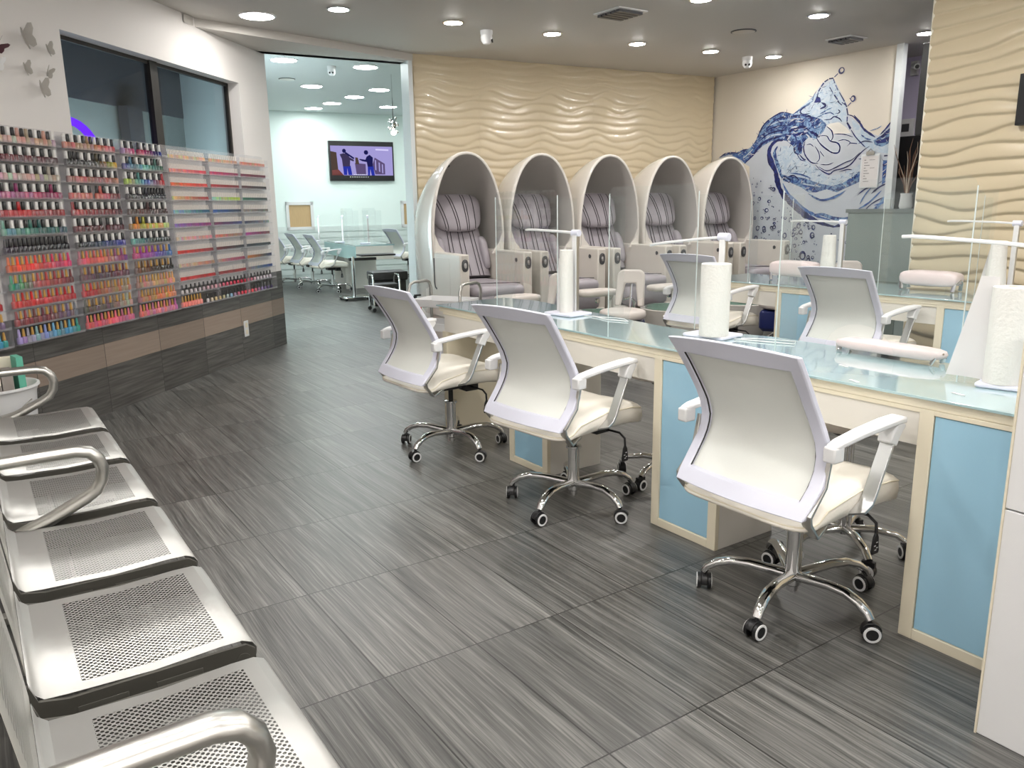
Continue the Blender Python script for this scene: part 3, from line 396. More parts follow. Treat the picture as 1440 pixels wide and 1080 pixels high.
# wave wall block (partition) with real relief
b=MB(); b.box(-.012,3.80,.0,.19,0,CZ); setm(struct(b.obj('wall_wave','wave')),MW)
b=MB(); b.box(-.055,-.012,-.01,.20,0,SZ); setm(struct(b.obj('trim_5','trim')),MW)
def wave_lines(z0,z1,seed,pitch=.088,amp=.036):
    rd=random.Random(seed); n=int((z1-z0)/pitch)+3
    # slowly varying amplitude and phase from line to line make ridges pinch and spread
    L=[]
    ph=rd.uniform(0,6)
    for k in range(n):
        ph+=rd.uniform(-1.1,1.25); L.append((z0-pitch+k*pitch,amp*(.2+.8*abs(math.sin(k*.55+seed))),ph,rd.uniform(0,6)))
    return L
def wave_surface(u,z,L,pitch,depth,per):
    # find bracketing lines at this u
    prev=None
    for (z_,a,p1,p2) in L:
        y=z_+a*math.sin(2*PI*u/per+p1)+.3*a*math.sin(4*PI*u/per+p2)
        if prev is not None and y<prev+.018: y=prev+.018
        if y>z:
            if prev is None: return 0
            f=(z-prev)/(y-prev); w=min(1,(y-prev)/pitch)
            g=f/.18 if f<.18 else 1-(f-.18)/.82
            return depth*(.35+.65*w)*math.sin(g*PI/2)**.8
        prev=y
    return 0
def wave_panels(name,m,u0,u1,z0,z1,step,joints,seed,pitch,depth,label):
    root=empty(name); root.matrix_world=m; struct(root)
    ed=[u0]+joints+[u1]
    for k in range(len(ed)-1):
        a,c=ed[k]+.0015,ed[k+1]-.0015; L=wave_lines(z0,z1,seed,pitch)
        nu=max(2,int((c-a)/(step*2.2))); nv=int((z1-z0)/step)
        b=MB(); vs=[]
        for i in range(nu+1):
            u=a+(c-a)*i/nu
            # lines at this u
            ys=[]
            for (z_,am,p1,p2) in L:
                y=z_+am*math.sin(2*PI*(u-a)/(c-a)*1.0+p1)+.3*am*math.sin(4*PI*(u-a)/(c-a)+p2)
                if ys and y<ys[-1]+.016: y=ys[-1]+.016
                ys.append(y)
            j=0; col=[]
            for q in range(nv+1):
                z=z0+(z1-z0)*q/nv
                while j<len(ys)-1 and ys[j+1]<=z: j+=1
                if j>=len(ys)-1 or z<ys[0]: d=0
                else:
                    f=(z-ys[j])/(ys[j+1]-ys[j]); w=min(1.2,(ys[j+1]-ys[j])/pitch)
                    g=f/.2 if f<.2 else 1-(f-.2)/.8
                    d=depth*(.3+.7*w)*math.sin(max(0,g)*PI/2)
                col.append((u,-.004-d,z))
            vs.append(col)
        V=[p for col in vs for p in col]; F=[(i*(nv+1)+q,(i+1)*(nv+1)+q,(i+1)*(nv+1)+q+1,i*(nv+1)+q+1) for i in range(nu) for q in range(nv)]
        b.add(V,F); o=b.obj('wave_panel','wave',root,smooth=80)
    return root
wave_panels('wall_wave_relief',MW,0,3.80,.3,CZ,.010,[.70,1.42,2.09,2.76,3.42],5,.078,.009,'')
# near wave pillar: face toward -x at x=5.5, y from 3.09 down
MP=Matrix(((0,1,0,5.5),(-1,0,0,3.09),(0,0,1,0),(0,0,0,1)))
b=MB(); b.box(5.52,5.85,-.6,3.08,0,CZ); struct(b.obj('wall_pillar','wave'))
b=MB(); b.box(5.49,5.85,3.08,3.095,0,CZ); struct(b.obj('trim_6',mat('cream_edge',S(238,232,216),.4)))
wave_panels('wall_pillar_relief',MP,.005,1.9,.3,CZ,.0065,[.95],11,.088,.019,'')
# mural wall
b=MB(); b.box(7.65,7.70,4.62,7.0,0,CZ); struct(b.obj('wall_mural','muralwall'))
b=MB(); b.box(7.63,7.70,4.55,4.62,0,CZ); struct(b.obj('trim_7','trim'))
b=MB(); b.box(8.45,8.6,4.0,5.6,0,CZ); struct(b.obj('wall_recess','lav'))
# ------------------------------------------------------------ mural
def build_mural():
    q=MB(); idx={'W':0,'H':1,'L':2,'B':3,'M':4,'N':5}; x=7.65; off=.0008
    def smooth_pts(pts):
        if len(pts)<3: return pts
        out=[]
        for i in range(len(pts)-1):
            p0=pts[max(i-1,0)];p1=pts[i];p2=pts[i+1];p3=pts[min(i+2,len(pts)-1)]
            for s in range(4):
                t=s/4; out.append(tuple(.5*((2*p1[k])+(-p0[k]+p2[k])*t+(2*p0[k]-5*p1[k]+4*p2[k]-p3[k])*t*t+(-p0[k]+3*p1[k]-3*p2[k]+p3[k])*t**3) for k in (0,1)))
        out.append(pts[-1]); return out
    rd=random.Random(2)
    for i,(kd,w,c,pts) in enumerate(MUR):
        q.m=idx[c]; d=x-.0015-.00004*i
        if kd=='p': 
            q.add([(d,a,max(b_,.02)) for a,b_ in pts],[tuple(range(len(pts)))])
        else:
            P=smooth_pts(pts); ww=w*.0015; V=[]
            for k,p in enumerate(P):
                a=P[max(k-1,0)]; b_=P[min(k+1,len(P)-1)]; dx,dz=b_[0]-a[0],b_[1]-a[1]; L=math.hypot(dx,dz) or 1
                tp=min(1,.25+1.6*min(k,len(P)-1-k)/max(1,len(P)-1)*2) if len(P)>3 else .9
                h=ww/2*tp*(.75+.5*rd.random()); V+= [(d,p[0]-dz/L*h,p[1]+dx/L*h),(d,p[0]+dz/L*h,p[1]-dx/L*h)]
            q.add(V,[(2*k,2*k+1,2*k+3,2*k+2) for k in range(len(P)-1)])
    q.m=5
    for i,(cy_,cz_,ry,rz_) in enumerate(RNG):
        d=x-.009; n=14; ph=rd.uniform(0,6); V=[]
        for k in range(n):
            a=2*PI*k/n; th=.25+.35*(.5+.5*math.cos(a+ph)); 
            V+=[(d,cy_+ry*math.cos(a),cz_+rz_*math.sin(a)),(d,cy_+ry*(1-th)*math.cos(a),cz_+rz_*(1-th)*math.sin(a))]
        if min(ry,rz_)<.008: q.add([v for v in V[::2]],[tuple(range(n))])
        else: q.add(V,[(2*k,2*k+1,(2*k+3)%(2*n),(2*k+2)%(2*n)) for k in range(n)])
    # fine veins in the churning water: short curved strokes inside the two dense areas
    from mathutils.geometry import intersect_point_tri_2d
    def inside(y,z,P):
        c=False; j=len(P)-1
        for i in range(len(P)):
            if (P[i][1]>z)!=(P[j][1]>z) and y<(P[j][0]-P[i][0])*(z-P[i][1])/(P[j][1]-P[i][1])+P[i][0]: c=not c
            j=i
        return c
    areas=[(p_,c_,n_) for (kd,w,c,p_),n_,c_ in zip([m for m in MUR if m[0]=='p'][5:10],(190,10,60,10,16),(0,0,0,0,0))]+[([m for m in MUR if m[0]=='p'][2][3],1,60),([m for m in MUR if m[0]=='p'][3][3],1,60)]
    lay=0
    for P_,light,n_ in areas:
        y0,y1=min(a for a,b in P_),max(a for a,b in P_); z0,z1=min(b for a,b in P_),max(b for a,b in P_); k=0
        while k<n_:
            y,z=rd.uniform(y0,y1),rd.uniform(z0,z1)
            if not inside(y,z,P_): continue
            k+=1; lay+=1; a=rd.uniform(-.9,.5)+(PI if rd.random()<.5 else 0); L_=rd.uniform(.02,.07); cv=rd.uniform(-2.2,2.2); w_=rd.uniform(.003,.008)*(.7 if light else 1); q.m=rd.choice((5,5,5,1,0,3)) if not light else rd.choice((5,5,3))
            pts=[];aa=a
            for s_ in range(6): pts.append((y,z)); y+=math.cos(aa)*L_/5; z+=math.sin(aa)*L_/5; aa+=cv/5
            V=[]
            for i_,(py,pz) in enumerate(pts):
                h=w_/2*math.sin(PI*(i_+.6)/6.2); V+=[(x-.0075-.000004*lay,py-math.sin(a+cv*i_/5)*h,pz+math.cos(a+cv*i_/5)*h),(x-.0075-.000004*lay,py+math.sin(a+cv*i_/5)*h,pz-math.cos(a+cv*i_/5)*h)]
            q.add(V,[(2*i_,2*i_+1,2*i_+3,2*i_+2) for i_ in range(5)])
    me=q.mesh('m',['mW','mH','mL','mB','mM','mN'],0)
    bm=bmesh.new(); bm.from_mesh(me); bmesh.ops.triangulate(bm,faces=[f for f in bm.faces if len(f.verts)>4]); bm.to_mesh(me); bm.free(); me.name='splash_mural'
    o=bpy.data.objects.new('splash_mural',me); COL.objects.link(o)
    tag(o,'blue water splash wave with bubbles painted on the beige wall','mural')
build_mural()
# ------------------------------------------------------------ lamps
def ceiling_lamp(name,x,y,z,r,dm,label,group,rim='white',bulge=0):
    t=empty(name,(x,y,z),0,label,'ceiling light',group)
    q=MB(); q.lathe([(r+.018,0),(r+.018,-.006),(r+.002,-.010),(r,-.002),(r,.0)],seg=28,cap=False); q.obj('rim',rim,t)
    q=MB(); q.lathe([(r,-.004),(r*.9,-.006-bulge*.5),(r*.5,-.007-bulge),(.001,-.007-bulge)],seg=24,cap=True); q.obj('diffuser',dm,t)
    return t
GW='round warm downlights in the front ceiling'
near_lights=[(2.55,6.01,'leftmost of the row in front of the wave wall'),(3.51,5.96,'second from left in the row before the wave wall, beside the dome camera'),(4.47,5.90,'third from left in the row before the wave wall'),(5.42,5.85,'fourth from left in the row before the wave wall'),(6.32,5.77,'fifth from left in the row before the wave wall'),(7.11,5.64,'farthest of the row, near the mural wall corner'),(5.91,4.27,'above the mural wall, in front of the square vent'),(7.36,4.19,'half hidden by the near wave panel wall')]
for x,y,t in near_lights: ceiling_lamp('downlight',x,y,CZ,.072,'lampw','downlight, '+t,GW,'chrome',.01)
# unseen downlights added above and behind the viewer to light the room
for x,xn in ((.1,'the waiting bench'),(.9,'the bench aisle'),(2.0,'the front chairs'),(3.1,'the front desk'),(4.2,'the second row chairs'),):
    for y,yn in ((-1.6,'well behind the viewer'),(-.1,'level with the viewer'),(1.4,'beside the nearest chair'),(2.9,'beside the middle chair')): ceiling_lamp('downlight',x,y,CZ,.072,'lampf','added downlight out of the picture over %s, %s'%(xn,yn),'downlights outside the picture','chrome',.01)
for x,y,n_ in ((7.4,1.5,'the hidden reception side'),(7.4,-.5,'the far hidden corner'),(4.696,4.40,'the pedicure stools, just above the picture')): ceiling_lamp('downlight',x,y,CZ,.072,'lampw','recessed downlight out of the picture over '+n_,'downlights outside the picture','chrome',.01)
ceiling_lamp('round_ceiling_light',2.10,6.53,CZ,.125,'lampb','large flat round ceiling light above the polish wall',None)
BL=[(3.364,9.61,'nearest on the left, beside the ceiling beam'),(3.02,10.45,'cut off by the polish wall corner'),(4.38,9.59,'nearest on the right, behind the dome camera'),(4.37,11.41,'to the right of the round ceiling speaker'),(5.34,12.16,'partly covered by a small ceiling fitting'),(5.35,11.28,'in front of the half covered one'),(5.33,13.05,'to the left, third from the back wall'),(5.30,13.82,'farthest one, close to the back wall'),(6.35,13.06,'rightmost, above the television side')]
for x,y,t in BL: ceiling_lamp('round_ceiling_light',x,y,BZ,.145,'lampc','back room ceiling light, '+t,'round lights in the back room ceiling')
for x,y,n_ in ((6.4,9.6,'nearest'),(6.4,11.3,'second'),(7.6,10.5,'third'),(7.6,12.6,'farthest')): ceiling_lamp('round_ceiling_light',x,y,BZ,.145,'lampc','back room ceiling light behind the partition, %s of the hidden four'%n_,'hidden back room lights')
# vents, speakers, cameras
def vent(x,y,s,rz,label):
    t=empty('ceiling_vent',(x,y,CZ),rz,label,'vent')
    q=MB(); q.box(-s,s,-s,s,-.012,0); q.obj('frame','white',t,bev=.003)
    for k in range(5): 
        h=-s*.8+k*s*.36; q=MB(); q.box(-s*.8,s*.8,h,h+s*.25,-.03,-.012); q.obj('louvre','dgrey',t)
vent(4.46,5.01,.15,0,'square ceiling air vent between the downlights, left of the ceiling speaker')
vent(6.95,4.71,.13,0,'square ceiling air vent nearest to the mural wall')
def speaker(x,y,z,label):
    t=empty('ceiling_speaker',(x,y,z),0,label,'speaker'); q=MB(); q.lathe([(.11,0),(.11,-.006),(.10,-.009)],seg=28); q.obj('rim','dgrey',t); q=MB(); q.lathe([(.098,-.009),(.02,-.012)],seg=24); q.obj('grille','steel',t)
speaker(5.87,4.99,CZ,'round grey ceiling speaker between the two square vents'); speaker(3.86,10.96,BZ,'round grey speaker in the back room ceiling')
def domecam(x,y,z,label,wall=False,rz=0,cable=None):
    t=empty('security_camera',(x,y,z),rz,label,'security camera')
    q=MB(); q.lathe([(.052,0),(.052,-.03),(.045,-.04)],seg=18); q.obj('base','white',t)
    q=MB(); q.lathe([(.044,-.03),(.05,-.055),(.045,-.085),(.028,-.108),(.005,-.115)],seg=18); q.obj('housing','white',t)
    q=MB()
    for s in (-1,1): q.lathe([(.011,0),(.011,-.012)],(s*.018,-.042,-.083),10,'y')
    q.obj('lens','black',t)
    if cable: q=MB(); q.tube([(0,0,-.004),(.1,.03,-.006),(.22,.02,-.004),cable],.004,6); q.obj('cable','dgrey',t)
domecam(3.916,6.097,CZ,'white dome security camera with a grey cable, near the second downlight',cable=(.34,-.02,-.004),rz=.9)
domecam(6.90,5.80,CZ,'white dome security camera between the two farthest downlights',rz=-.8)
domecam(4.001,9.75,BZ,'white dome security camera on the back room ceiling',rz=-.5)
t=empty('security_camera',(8.40,4.88,2.66),0,'white bullet security camera on the lavender recess wall','security camera')
q=MB(); q.box(.0,.05,-.035,.035,-.09,.05); q.obj('bracket','white',t); q=MB(); q.tube([(0,0,0),(-.05,-.05,-.01),(-.13,-.11,-.03)],.032,12); q.obj('housing','white',t); q=MB(); q.tube([(-.13,-.11,-.03),(-.14,-.115,-.032)],.02,10); q.obj('lens','black',t)
# wall outlet
t=empty('wall_outlet',(0,0,0),0,'white double power outlet on the dark wall tiles','outlet'); t.matrix_world=ML@Matrix.Translation((1.93,-.007,.272))
q=MB(); q.box(-.04,.04,-.006,0,-.07,.07); q.obj('cover_plate','white',t,bev=.003)
for z in (-.03,.03):
    q=MB(); q.box(-.018,.018,-.009,-.004,z-.02,z+.02); q.obj('socket','cream',t,bev=.002)
# butterflies
def butterfly(s,z,size,rot,mt,label):
    t=empty('paper_butterfly',(0,0,0),0,label,'butterfly ornament','paper butterflies on the wall beside the window'); t.matrix_world=ML@Matrix.Translation((s,-.012,z))@Matrix.Rotation(R(rot),4,'Y')
    for sd in (-1,1):
        q=MB(); a=R(52)
        prof=[(0,.0),(.25,.55),(.75,1.0),(1.0,.95),(.95,.55),(.7,.15),(.78,-.2),(.7,-.6),(.4,-.7),(.12,-.35)]
        V=[]
        for th in (0,.0012):
            for x,y in prof: V.append((sd*x*size*math.cos(a),-x*size*math.sin(a)-th,y*size))
        n=len(prof); q.add(V,[tuple(range(n)),tuple(range(2*n-1,n-1,-1))]+[(i,i+n,(i+1)%n+n,(i+1)%n) for i in range(n)]); q.obj('wing',mt,t,smooth=0)
    q=MB(); q.tube([(0,-.004,-.35*size),(0,-.007,.35*size)],[size*.05,size*.08],6); q.obj('body','white',t)
M['bfly']=mat('silver_paper',S(190,186,180),.35,.4); M['bflyd']=mat('mauve_paper',S(88,58,66),.4)
butterfly(-.323,2.254,.075,-30,'bfly','largest silver paper butterfly on the wall, topmost'); butterfly(-.141,2.225,.045,-30,'bfly','small silver paper butterfly nearest the window corner, upper one')
butterfly(-.344,2.09,.045,-25,'bfly','small silver paper butterfly below the largest one'); butterfly(-.172,2.096,.04,20,'bfly','small pale paper butterfly beside the window edge, middle height')
butterfly(-.239,1.995,.06,-20,'bfly','lowest silver paper butterfly on the wall'); butterfly(-.53,2.177,.05,40,'bflyd','dark mauve paper butterfly at the left edge'); butterfly(-.55,2.085,.045,10,'white','white paper butterfly at the left edge under the mauve one')
# ------------------------------------------------------------ polish racks
def tcol(*c): return [S(*x) for x in c]
W_='w'; K_='k'
SK=(205,170,150); 
ROW={ # colour runs per rack column, top row first
1:[[(214,178,158),(222,186,170),(208,176,150)],[(120,18,28),(96,12,24),(72,10,20)],[(206,184,168),(214,196,176),(196,186,160)],[(170,60,120),(190,30,110),(160,16,84)],[(208,20,24),(196,24,30),(150,24,30)],[(120,196,176),(40,130,112),(18,84,96)],[(40,16,48),(24,14,30),(20,20,44)],[(255,92,40),(232,60,60),(230,40,110)],[(40,160,120),(196,70,74),(120,40,50)],[(226,40,30),(200,24,36),(170,16,30)],[(140,60,66),(120,50,60),(120,120,140)],[(190,150,200),(120,170,200),(50,150,170)]],
2:[[(224,150,120),(200,140,100),(228,96,96)],[(20,18,20),(26,22,26),(230,190,30)],[(200,130,120),(196,120,104),(186,116,92)],[(230,130,130),(226,110,114),(140,60,58)],[(200,24,24),(140,14,26),(96,12,24)],[(110,20,32),(80,14,24),(96,16,36)],[(26,24,30),(24,60,110),(28,40,170)],[(232,90,110),(236,120,90),(120,60,140)],[(110,70,80),(80,40,60),(110,30,60)],[(200,40,50),(170,110,90),(190,150,120)],[(90,80,76),(110,96,90),(200,180,160)],[(226,90,110),(236,110,130),(226,120,150)]],
3:[[(206,150,190),(200,30,90),(24,44,140)],[(80,90,170),(130,190,190),(20,90,60)],[(216,214,60),(30,110,190),(220,40,50)],[(50,40,44),(30,30,46),(22,26,50)],[(110,70,60),(80,44,38),(70,30,30)],[(230,150,40),(226,200,50),(230,226,150)],[(120,190,200),(40,60,60),(30,36,44)],[(190,30,120),(140,60,180),(40,110,180)],[(120,70,30),(70,40,20),(26,22,20)],[(190,140,110),(220,180,150),(230,170,140)],[(180,130,110),(230,140,90),(240,150,100)],[(236,110,130),(240,160,160),(232,130,170)]]}
def lerpc(cs,f):
    x=f*(len(cs)-1); i=min(int(x),len(cs)-2); k=x-i; return tuple(cs[i][j]*(1-k)+cs[i+1][j]*k for j in range(3))
def cname(c):
    import colorsys
    r,g,b=[v/255 for v in c]; h,s,v=colorsys.rgb_to_hsv(r,g,b); h*=360
    if v<.17: return 'near black'
    if s<.14: return 'grey' if v<.7 else 'off white'
    if s<.36 and (h<50 or h>340): return 'nude beige' if v>.6 else 'brown'
    tone='dark ' if v<.5 else ('pale ' if s<.45 else '')
    nm='red' if (h<12 or h>=350) else 'orange' if h<35 else 'yellow' if h<70 else 'green' if h<160 else 'teal' if h<195 else 'blue' if h<250 else 'purple' if h<300 else 'magenta pink'
    if nm=='orange' and v<.55: tone='';nm='brown'
    return tone+nm
ORD=['top','second','third','fourth','fifth','sixth','seventh','eighth','ninth','tenth','eleventh','bottom']
PIT=.0995; RZ0=.583
def shelfz(k): return RZ0+PIT*(11-k)     # k=0 is the top shelf
def rack(name,s0,s1,label,rows=12,depth=.062):
    t=empty(name,(0,0,0),0,label,'nail polish rack','clear acrylic racks on the polish wall'); t.matrix_world=ML
    q=MB(); q.box(s0,s1,-.006,-.001,RZ0-.004,1.772); q.obj('back_panel','acr',t)
    for s in (s0,s1-.004): q=MB(); q.box(s,s+.004,-depth,-.006,RZ0-.004,1.74); q.obj('side_panel','acr',t)
    for k in range(rows):
        z=shelfz(k); q=MB(); q.box(s0+.004,s1-.004,-depth,-.006,z-.004,z); q.box(s0+.004,s1-.004,-depth-.003,-depth,z-.004,z+.009); q.obj('shelf','acr',t)
    return t
RK={0:(-1.22,-.775,'leftmost clear rack, mostly outside the picture'),1:(-.735,-.195,'first full clear polish rack from the left'),2:(-.165,.350,'second full clear polish rack, below the purple neon'),3:(.385,.875,'third clear polish rack, left of the swatch sticks')}
for k,(a,c,t) in RK.items(): rack('polish_rack',a,c,t)
rack('swatch_rack',.90,1.45,'clear rack of pale swatch sticks next to the bottles'); rack('swatch_rack',1.46,1.96,'middle clear rack of swatch sticks'); rack('swatch_rack',1.97,2.50,'clear rack of swatch sticks nearest the wall corner')
# bottle meshes (shared): body origin at shelf, cap child
q=MB(); q.lathe([(.0145,0),(.0163,.002),(.0165,.032),(.013,.038),(.0075,.040)],seg=10); bottle_me=q.mesh('bottle','lacquer',40)
q=MB(); q.lathe([(.0102,.0),(.0106,.002),(.0092,.042),(.0075,.045)],seg=8); cap_me=q.mesh('cap','cap',40)
q=MB(); q.lathe([(.0075,.0),(.0084,.004),(.0060,.042),(.0045,.045)],seg=8); capg_me=q.mesh('cap','cap',40)
rd=random.Random(7)
def nth(i):
    i+=1; return '%d%s'%(i,'th' if 10<=i%100<=20 else {1:'st',2:'nd',3:'rd'}.get(i%10,'th'))
def place_bottle(s,z,col,capc,capme,label,group,sc_=1,yo=-.034,nm='polish_bottle'):
    o=bpy.data.objects.new(nm,bottle_me); COL.objects.link(o); o.matrix_world=ML@Matrix.Translation((s,yo,z))@Matrix.Scale(sc_,4); o.color=(*S(*col),1)
    c=bpy.data.objects.new('cap',capme); COL.objects.link(c); c.parent=o; c.location=(0,0,.0385); c.color=(*S(*capc),1)
    tag(o,label,'nail polish',group)
CN={0:'leftmost rack',1:'first full rack',2:'second rack',3:'third rack'}
for col,(a,c,t) in RK.items():
    n=int((c-a-.02)/.0345)
    for k in range(12):
        cs=ROW[max(col,1)][k]; gold=k>=7
        if col==0 and k<6: continue
        for i in range(n):
            s=a+.017+(i+.5)*(c-a-.034)/n; f=i/(n-1)
            if col==0 and s<-.98: continue
            if (col,k,i) in ((2,3,6),(2,5,8),(3,0,4)): continue
            cc=lerpc(cs,f); cc=tuple(max(8,min(250,v*rd.uniform(.74,.98)*(.93 if not gold else 1))) for v in cc)
            if gold:
                gc=(196,152,80) if i%2 else tuple(min(255,v*1.0+20) for v in cc); cn='gold' if i%2 else 'tinted'
            else:
                wh=(i%2==0)
                if rd.random()<.13 and wh: gc,cn=cc,'matching'
                elif (col==1 and k==6) or (col==3 and k==3 and i>6): gc,cn=((22,20,24),'black')
                else: gc,cn=((226,224,220),'white') if wh else ((16,15,16),'black')
            place_bottle(s,shelfz(k)+.0005,cc,gc,capg_me if gold else cap_me,'%s polish bottle, %s cap, %s from left, %s row, %s'%(cname(cc),cn,nth(i),ORD[k],CN[col]),'polish bottles in the %s row, %s'%(ORD[k],CN[col]),nm='gold_capped_polish_bottle' if gold else 'polish_bottle')
# gel jars and bottles under the swatch racks
q=MB(); q.lathe([(.0105,0),(.0115,.002),(.0115,.022),(.008,.03)],seg=8); small_me=q.mesh('bottle','lacquer',40)
q=MB(); q.lathe([(.008,0),(.008,.002),(.0066,.036),(.005,.038)],seg=8); smallcap_me=q.mesh('cap','cap',40)
def small(s,z,col,capc,label,group):
    o=bpy.data.objects.new('gel_bottle',small_me); COL.objects.link(o); o.matrix_world=ML@Matrix.Translation((s,-.034,z)); o.color=(*S(*col),1)
    c=bpy.data.objects.new('cap',smallcap_me); COL.objects.link(c); c.parent=o; c.location=(0,0,.030); c.color=(*S(*capc),1); tag(o,label,'nail polish',group)
G1=[(226,220,220),(200,190,196),(226,170,180),(220,60,90),(190,30,60),(210,200,206),(200,190,200)]; G2=[(226,220,220),(220,190,120),(150,190,220),(230,70,90),(240,90,100),(150,130,180),(60,50,90)]
for i in range(25):
    s=.95+i*.0615; c=lerpc(G1,i/24); small(s,shelfz(10)+.0005,c,(18,17,18),'%s gel bottle, black cap, %s from left, upper row below the swatch sticks'%(cname(c),nth(i)),'black capped gel bottles, upper row')
for i in range(19):
    s=1.30+i*.063; c=lerpc(G2,i/18); small(s,shelfz(11)+.0005,c,(18,17,18),'%s gel bottle, black cap, %s from left, bottom row below the swatch sticks'%(cname(c),nth(i)),'black capped gel bottles, bottom row')
for i in range(7):
    c=lerpc([(236,120,110),(240,150,140)],i/6); place_bottle(.94+i*.042,shelfz(11)+.0005,c,(196,152,80),capg_me,'%s polish bottle, gold cap, %s from left, bottom row beside the black capped gels'%(cname(c),nth(i)),'gold capped bottles under the swatch sticks',nm='gold_capped_polish_bottle')
# swatch sticks
SR=[[[(220,200,160),(226,196,150)],[(222,186,140),(210,160,130)],[(230,150,130),(226,140,120)]],
[[(236,150,150),(226,60,80)],[(206,50,110),(140,20,70)],[(130,20,60),(110,16,50)]],
[[(240,120,60),(210,30,30)],[(190,24,36),(120,14,28)],[(90,20,36),(40,20,30)]],
[[(230,210,140),(170,40,50)],[(170,210,190),(190,210,40)],[(40,110,80),(40,40,46)]],
[[(150,190,210),(20,90,110)],[(20,80,160),(16,30,60)],[(150,140,130),(110,104,96)]],
[[(150,110,190),(150,30,110)],[(130,20,80),(40,50,110)],[(60,60,90),(150,150,150)]],
[[(226,190,180),(230,150,150)],[(236,130,110),(150,130,120)],[(180,50,160),(120,60,60)]],
[[(230,60,40),(150,10,24)],[(120,16,30),(30,30,40)],[(30,34,46),(60,64,72)]],
[[(220,190,170),(200,140,120)],[(200,140,130),(150,20,70)],[(230,120,30),(40,60,110)]],
[[(220,40,40),(190,16,20)],[(150,40,40),(160,30,36)],[(150,150,150),(30,70,150)]]]
q=MB(); q.m=1; q.box(-.0034,.0034,-.002,.0,.024,.064); q.m=0; q.box(-.0084,.0084,-.004,.0,.0,.027); stick_me=q.mesh('swatch_stick',['stick','stickp'],0)
big=MB(); tints=[]
DS=[(.925,1.435,'first swatch rack'),(1.485,1.945,'middle swatch rack'),(1.995,2.46,'last swatch rack')]
cnt=0
for d,(a,c,nm) in enumerate(DS):
    n=26 if d<2 else 24
    for k in range(10):
        for i in range(n):
            s=a+(c-a)*(i+.5)/n; cc=lerpc(SR[k][d],i/(n-1)); cc=tuple(max(8,min(250,v*rd.uniform(.72,.95))) for v in cc); z=shelfz(k)+.001
            if d==0 or (d==1 and k>=8 and cnt<300):
                cnt+=1
                o=bpy.data.objects.new('swatch_stick',stick_me); COL.objects.link(o); o.matrix_world=ML@Matrix.Translation((s,-.045,z))@Matrix.Rotation(R(-8),4,'X'); o.color=(*S(*cc),1)
                tag(o,'%s swatch stick, %s from left, %s row, %s'%(cname(cc),nth(i),ORD[k],nm),'swatch stick','swatch sticks in the %s row, %s'%(ORD[k],nm))
            else:
                big.box(s-.0084,s+.0084,-.049,-.045,z,z+.027); tints+=[S(*cc)]*6
                big.box(s-.0032,s+.0032,-.047,-.045,z+.024,z+.064); tints+=[S(226,216,206)]*6
me=big.mesh('swatch_sticks','stuffcol',0); at=me.color_attributes.new('tint','FLOAT_COLOR','CORNER')
for p,tn in zip(me.polygons,tints):
    for li in p.loop_indices: at.data[li].color=(*tn,1)
o=bpy.data.objects.new('swatch_sticks',me); COL.objects.link(o); o.matrix_world=ML; tag(o,'remaining coloured swatch sticks filling the middle and last swatch racks','swatch sticks',kind='stuff')

t=empty('crystal_light',(4.90,9.95,2.38),0,'small chrome and crystal ball light beside the white partition edge','light fixture')
q=MB(); q.tube([(0,0,.0),(0,0,BZ-2.38)],.006,6); q.obj('stem','chrome',t)
rb=random.Random(3); q=MB(); q.pad(0,0,0,.05,.05,.07,1,1,14,8); q.obj('core','chrome',t,smooth=70)
for k in range(9):
    a=k*2*PI/9*2; z=-.09+.02*k; q=MB(); q.pad(.055*math.cos(a),.055*math.sin(a),z,.02,.02,.02,1,1,10,6); q.obj('crystal_ball','chrome',t,smooth=70)
q=MB(); q.pad(0,0,-.11,.035,.035,.03,1,1,12,6); q.obj('bulb','bulb',t)
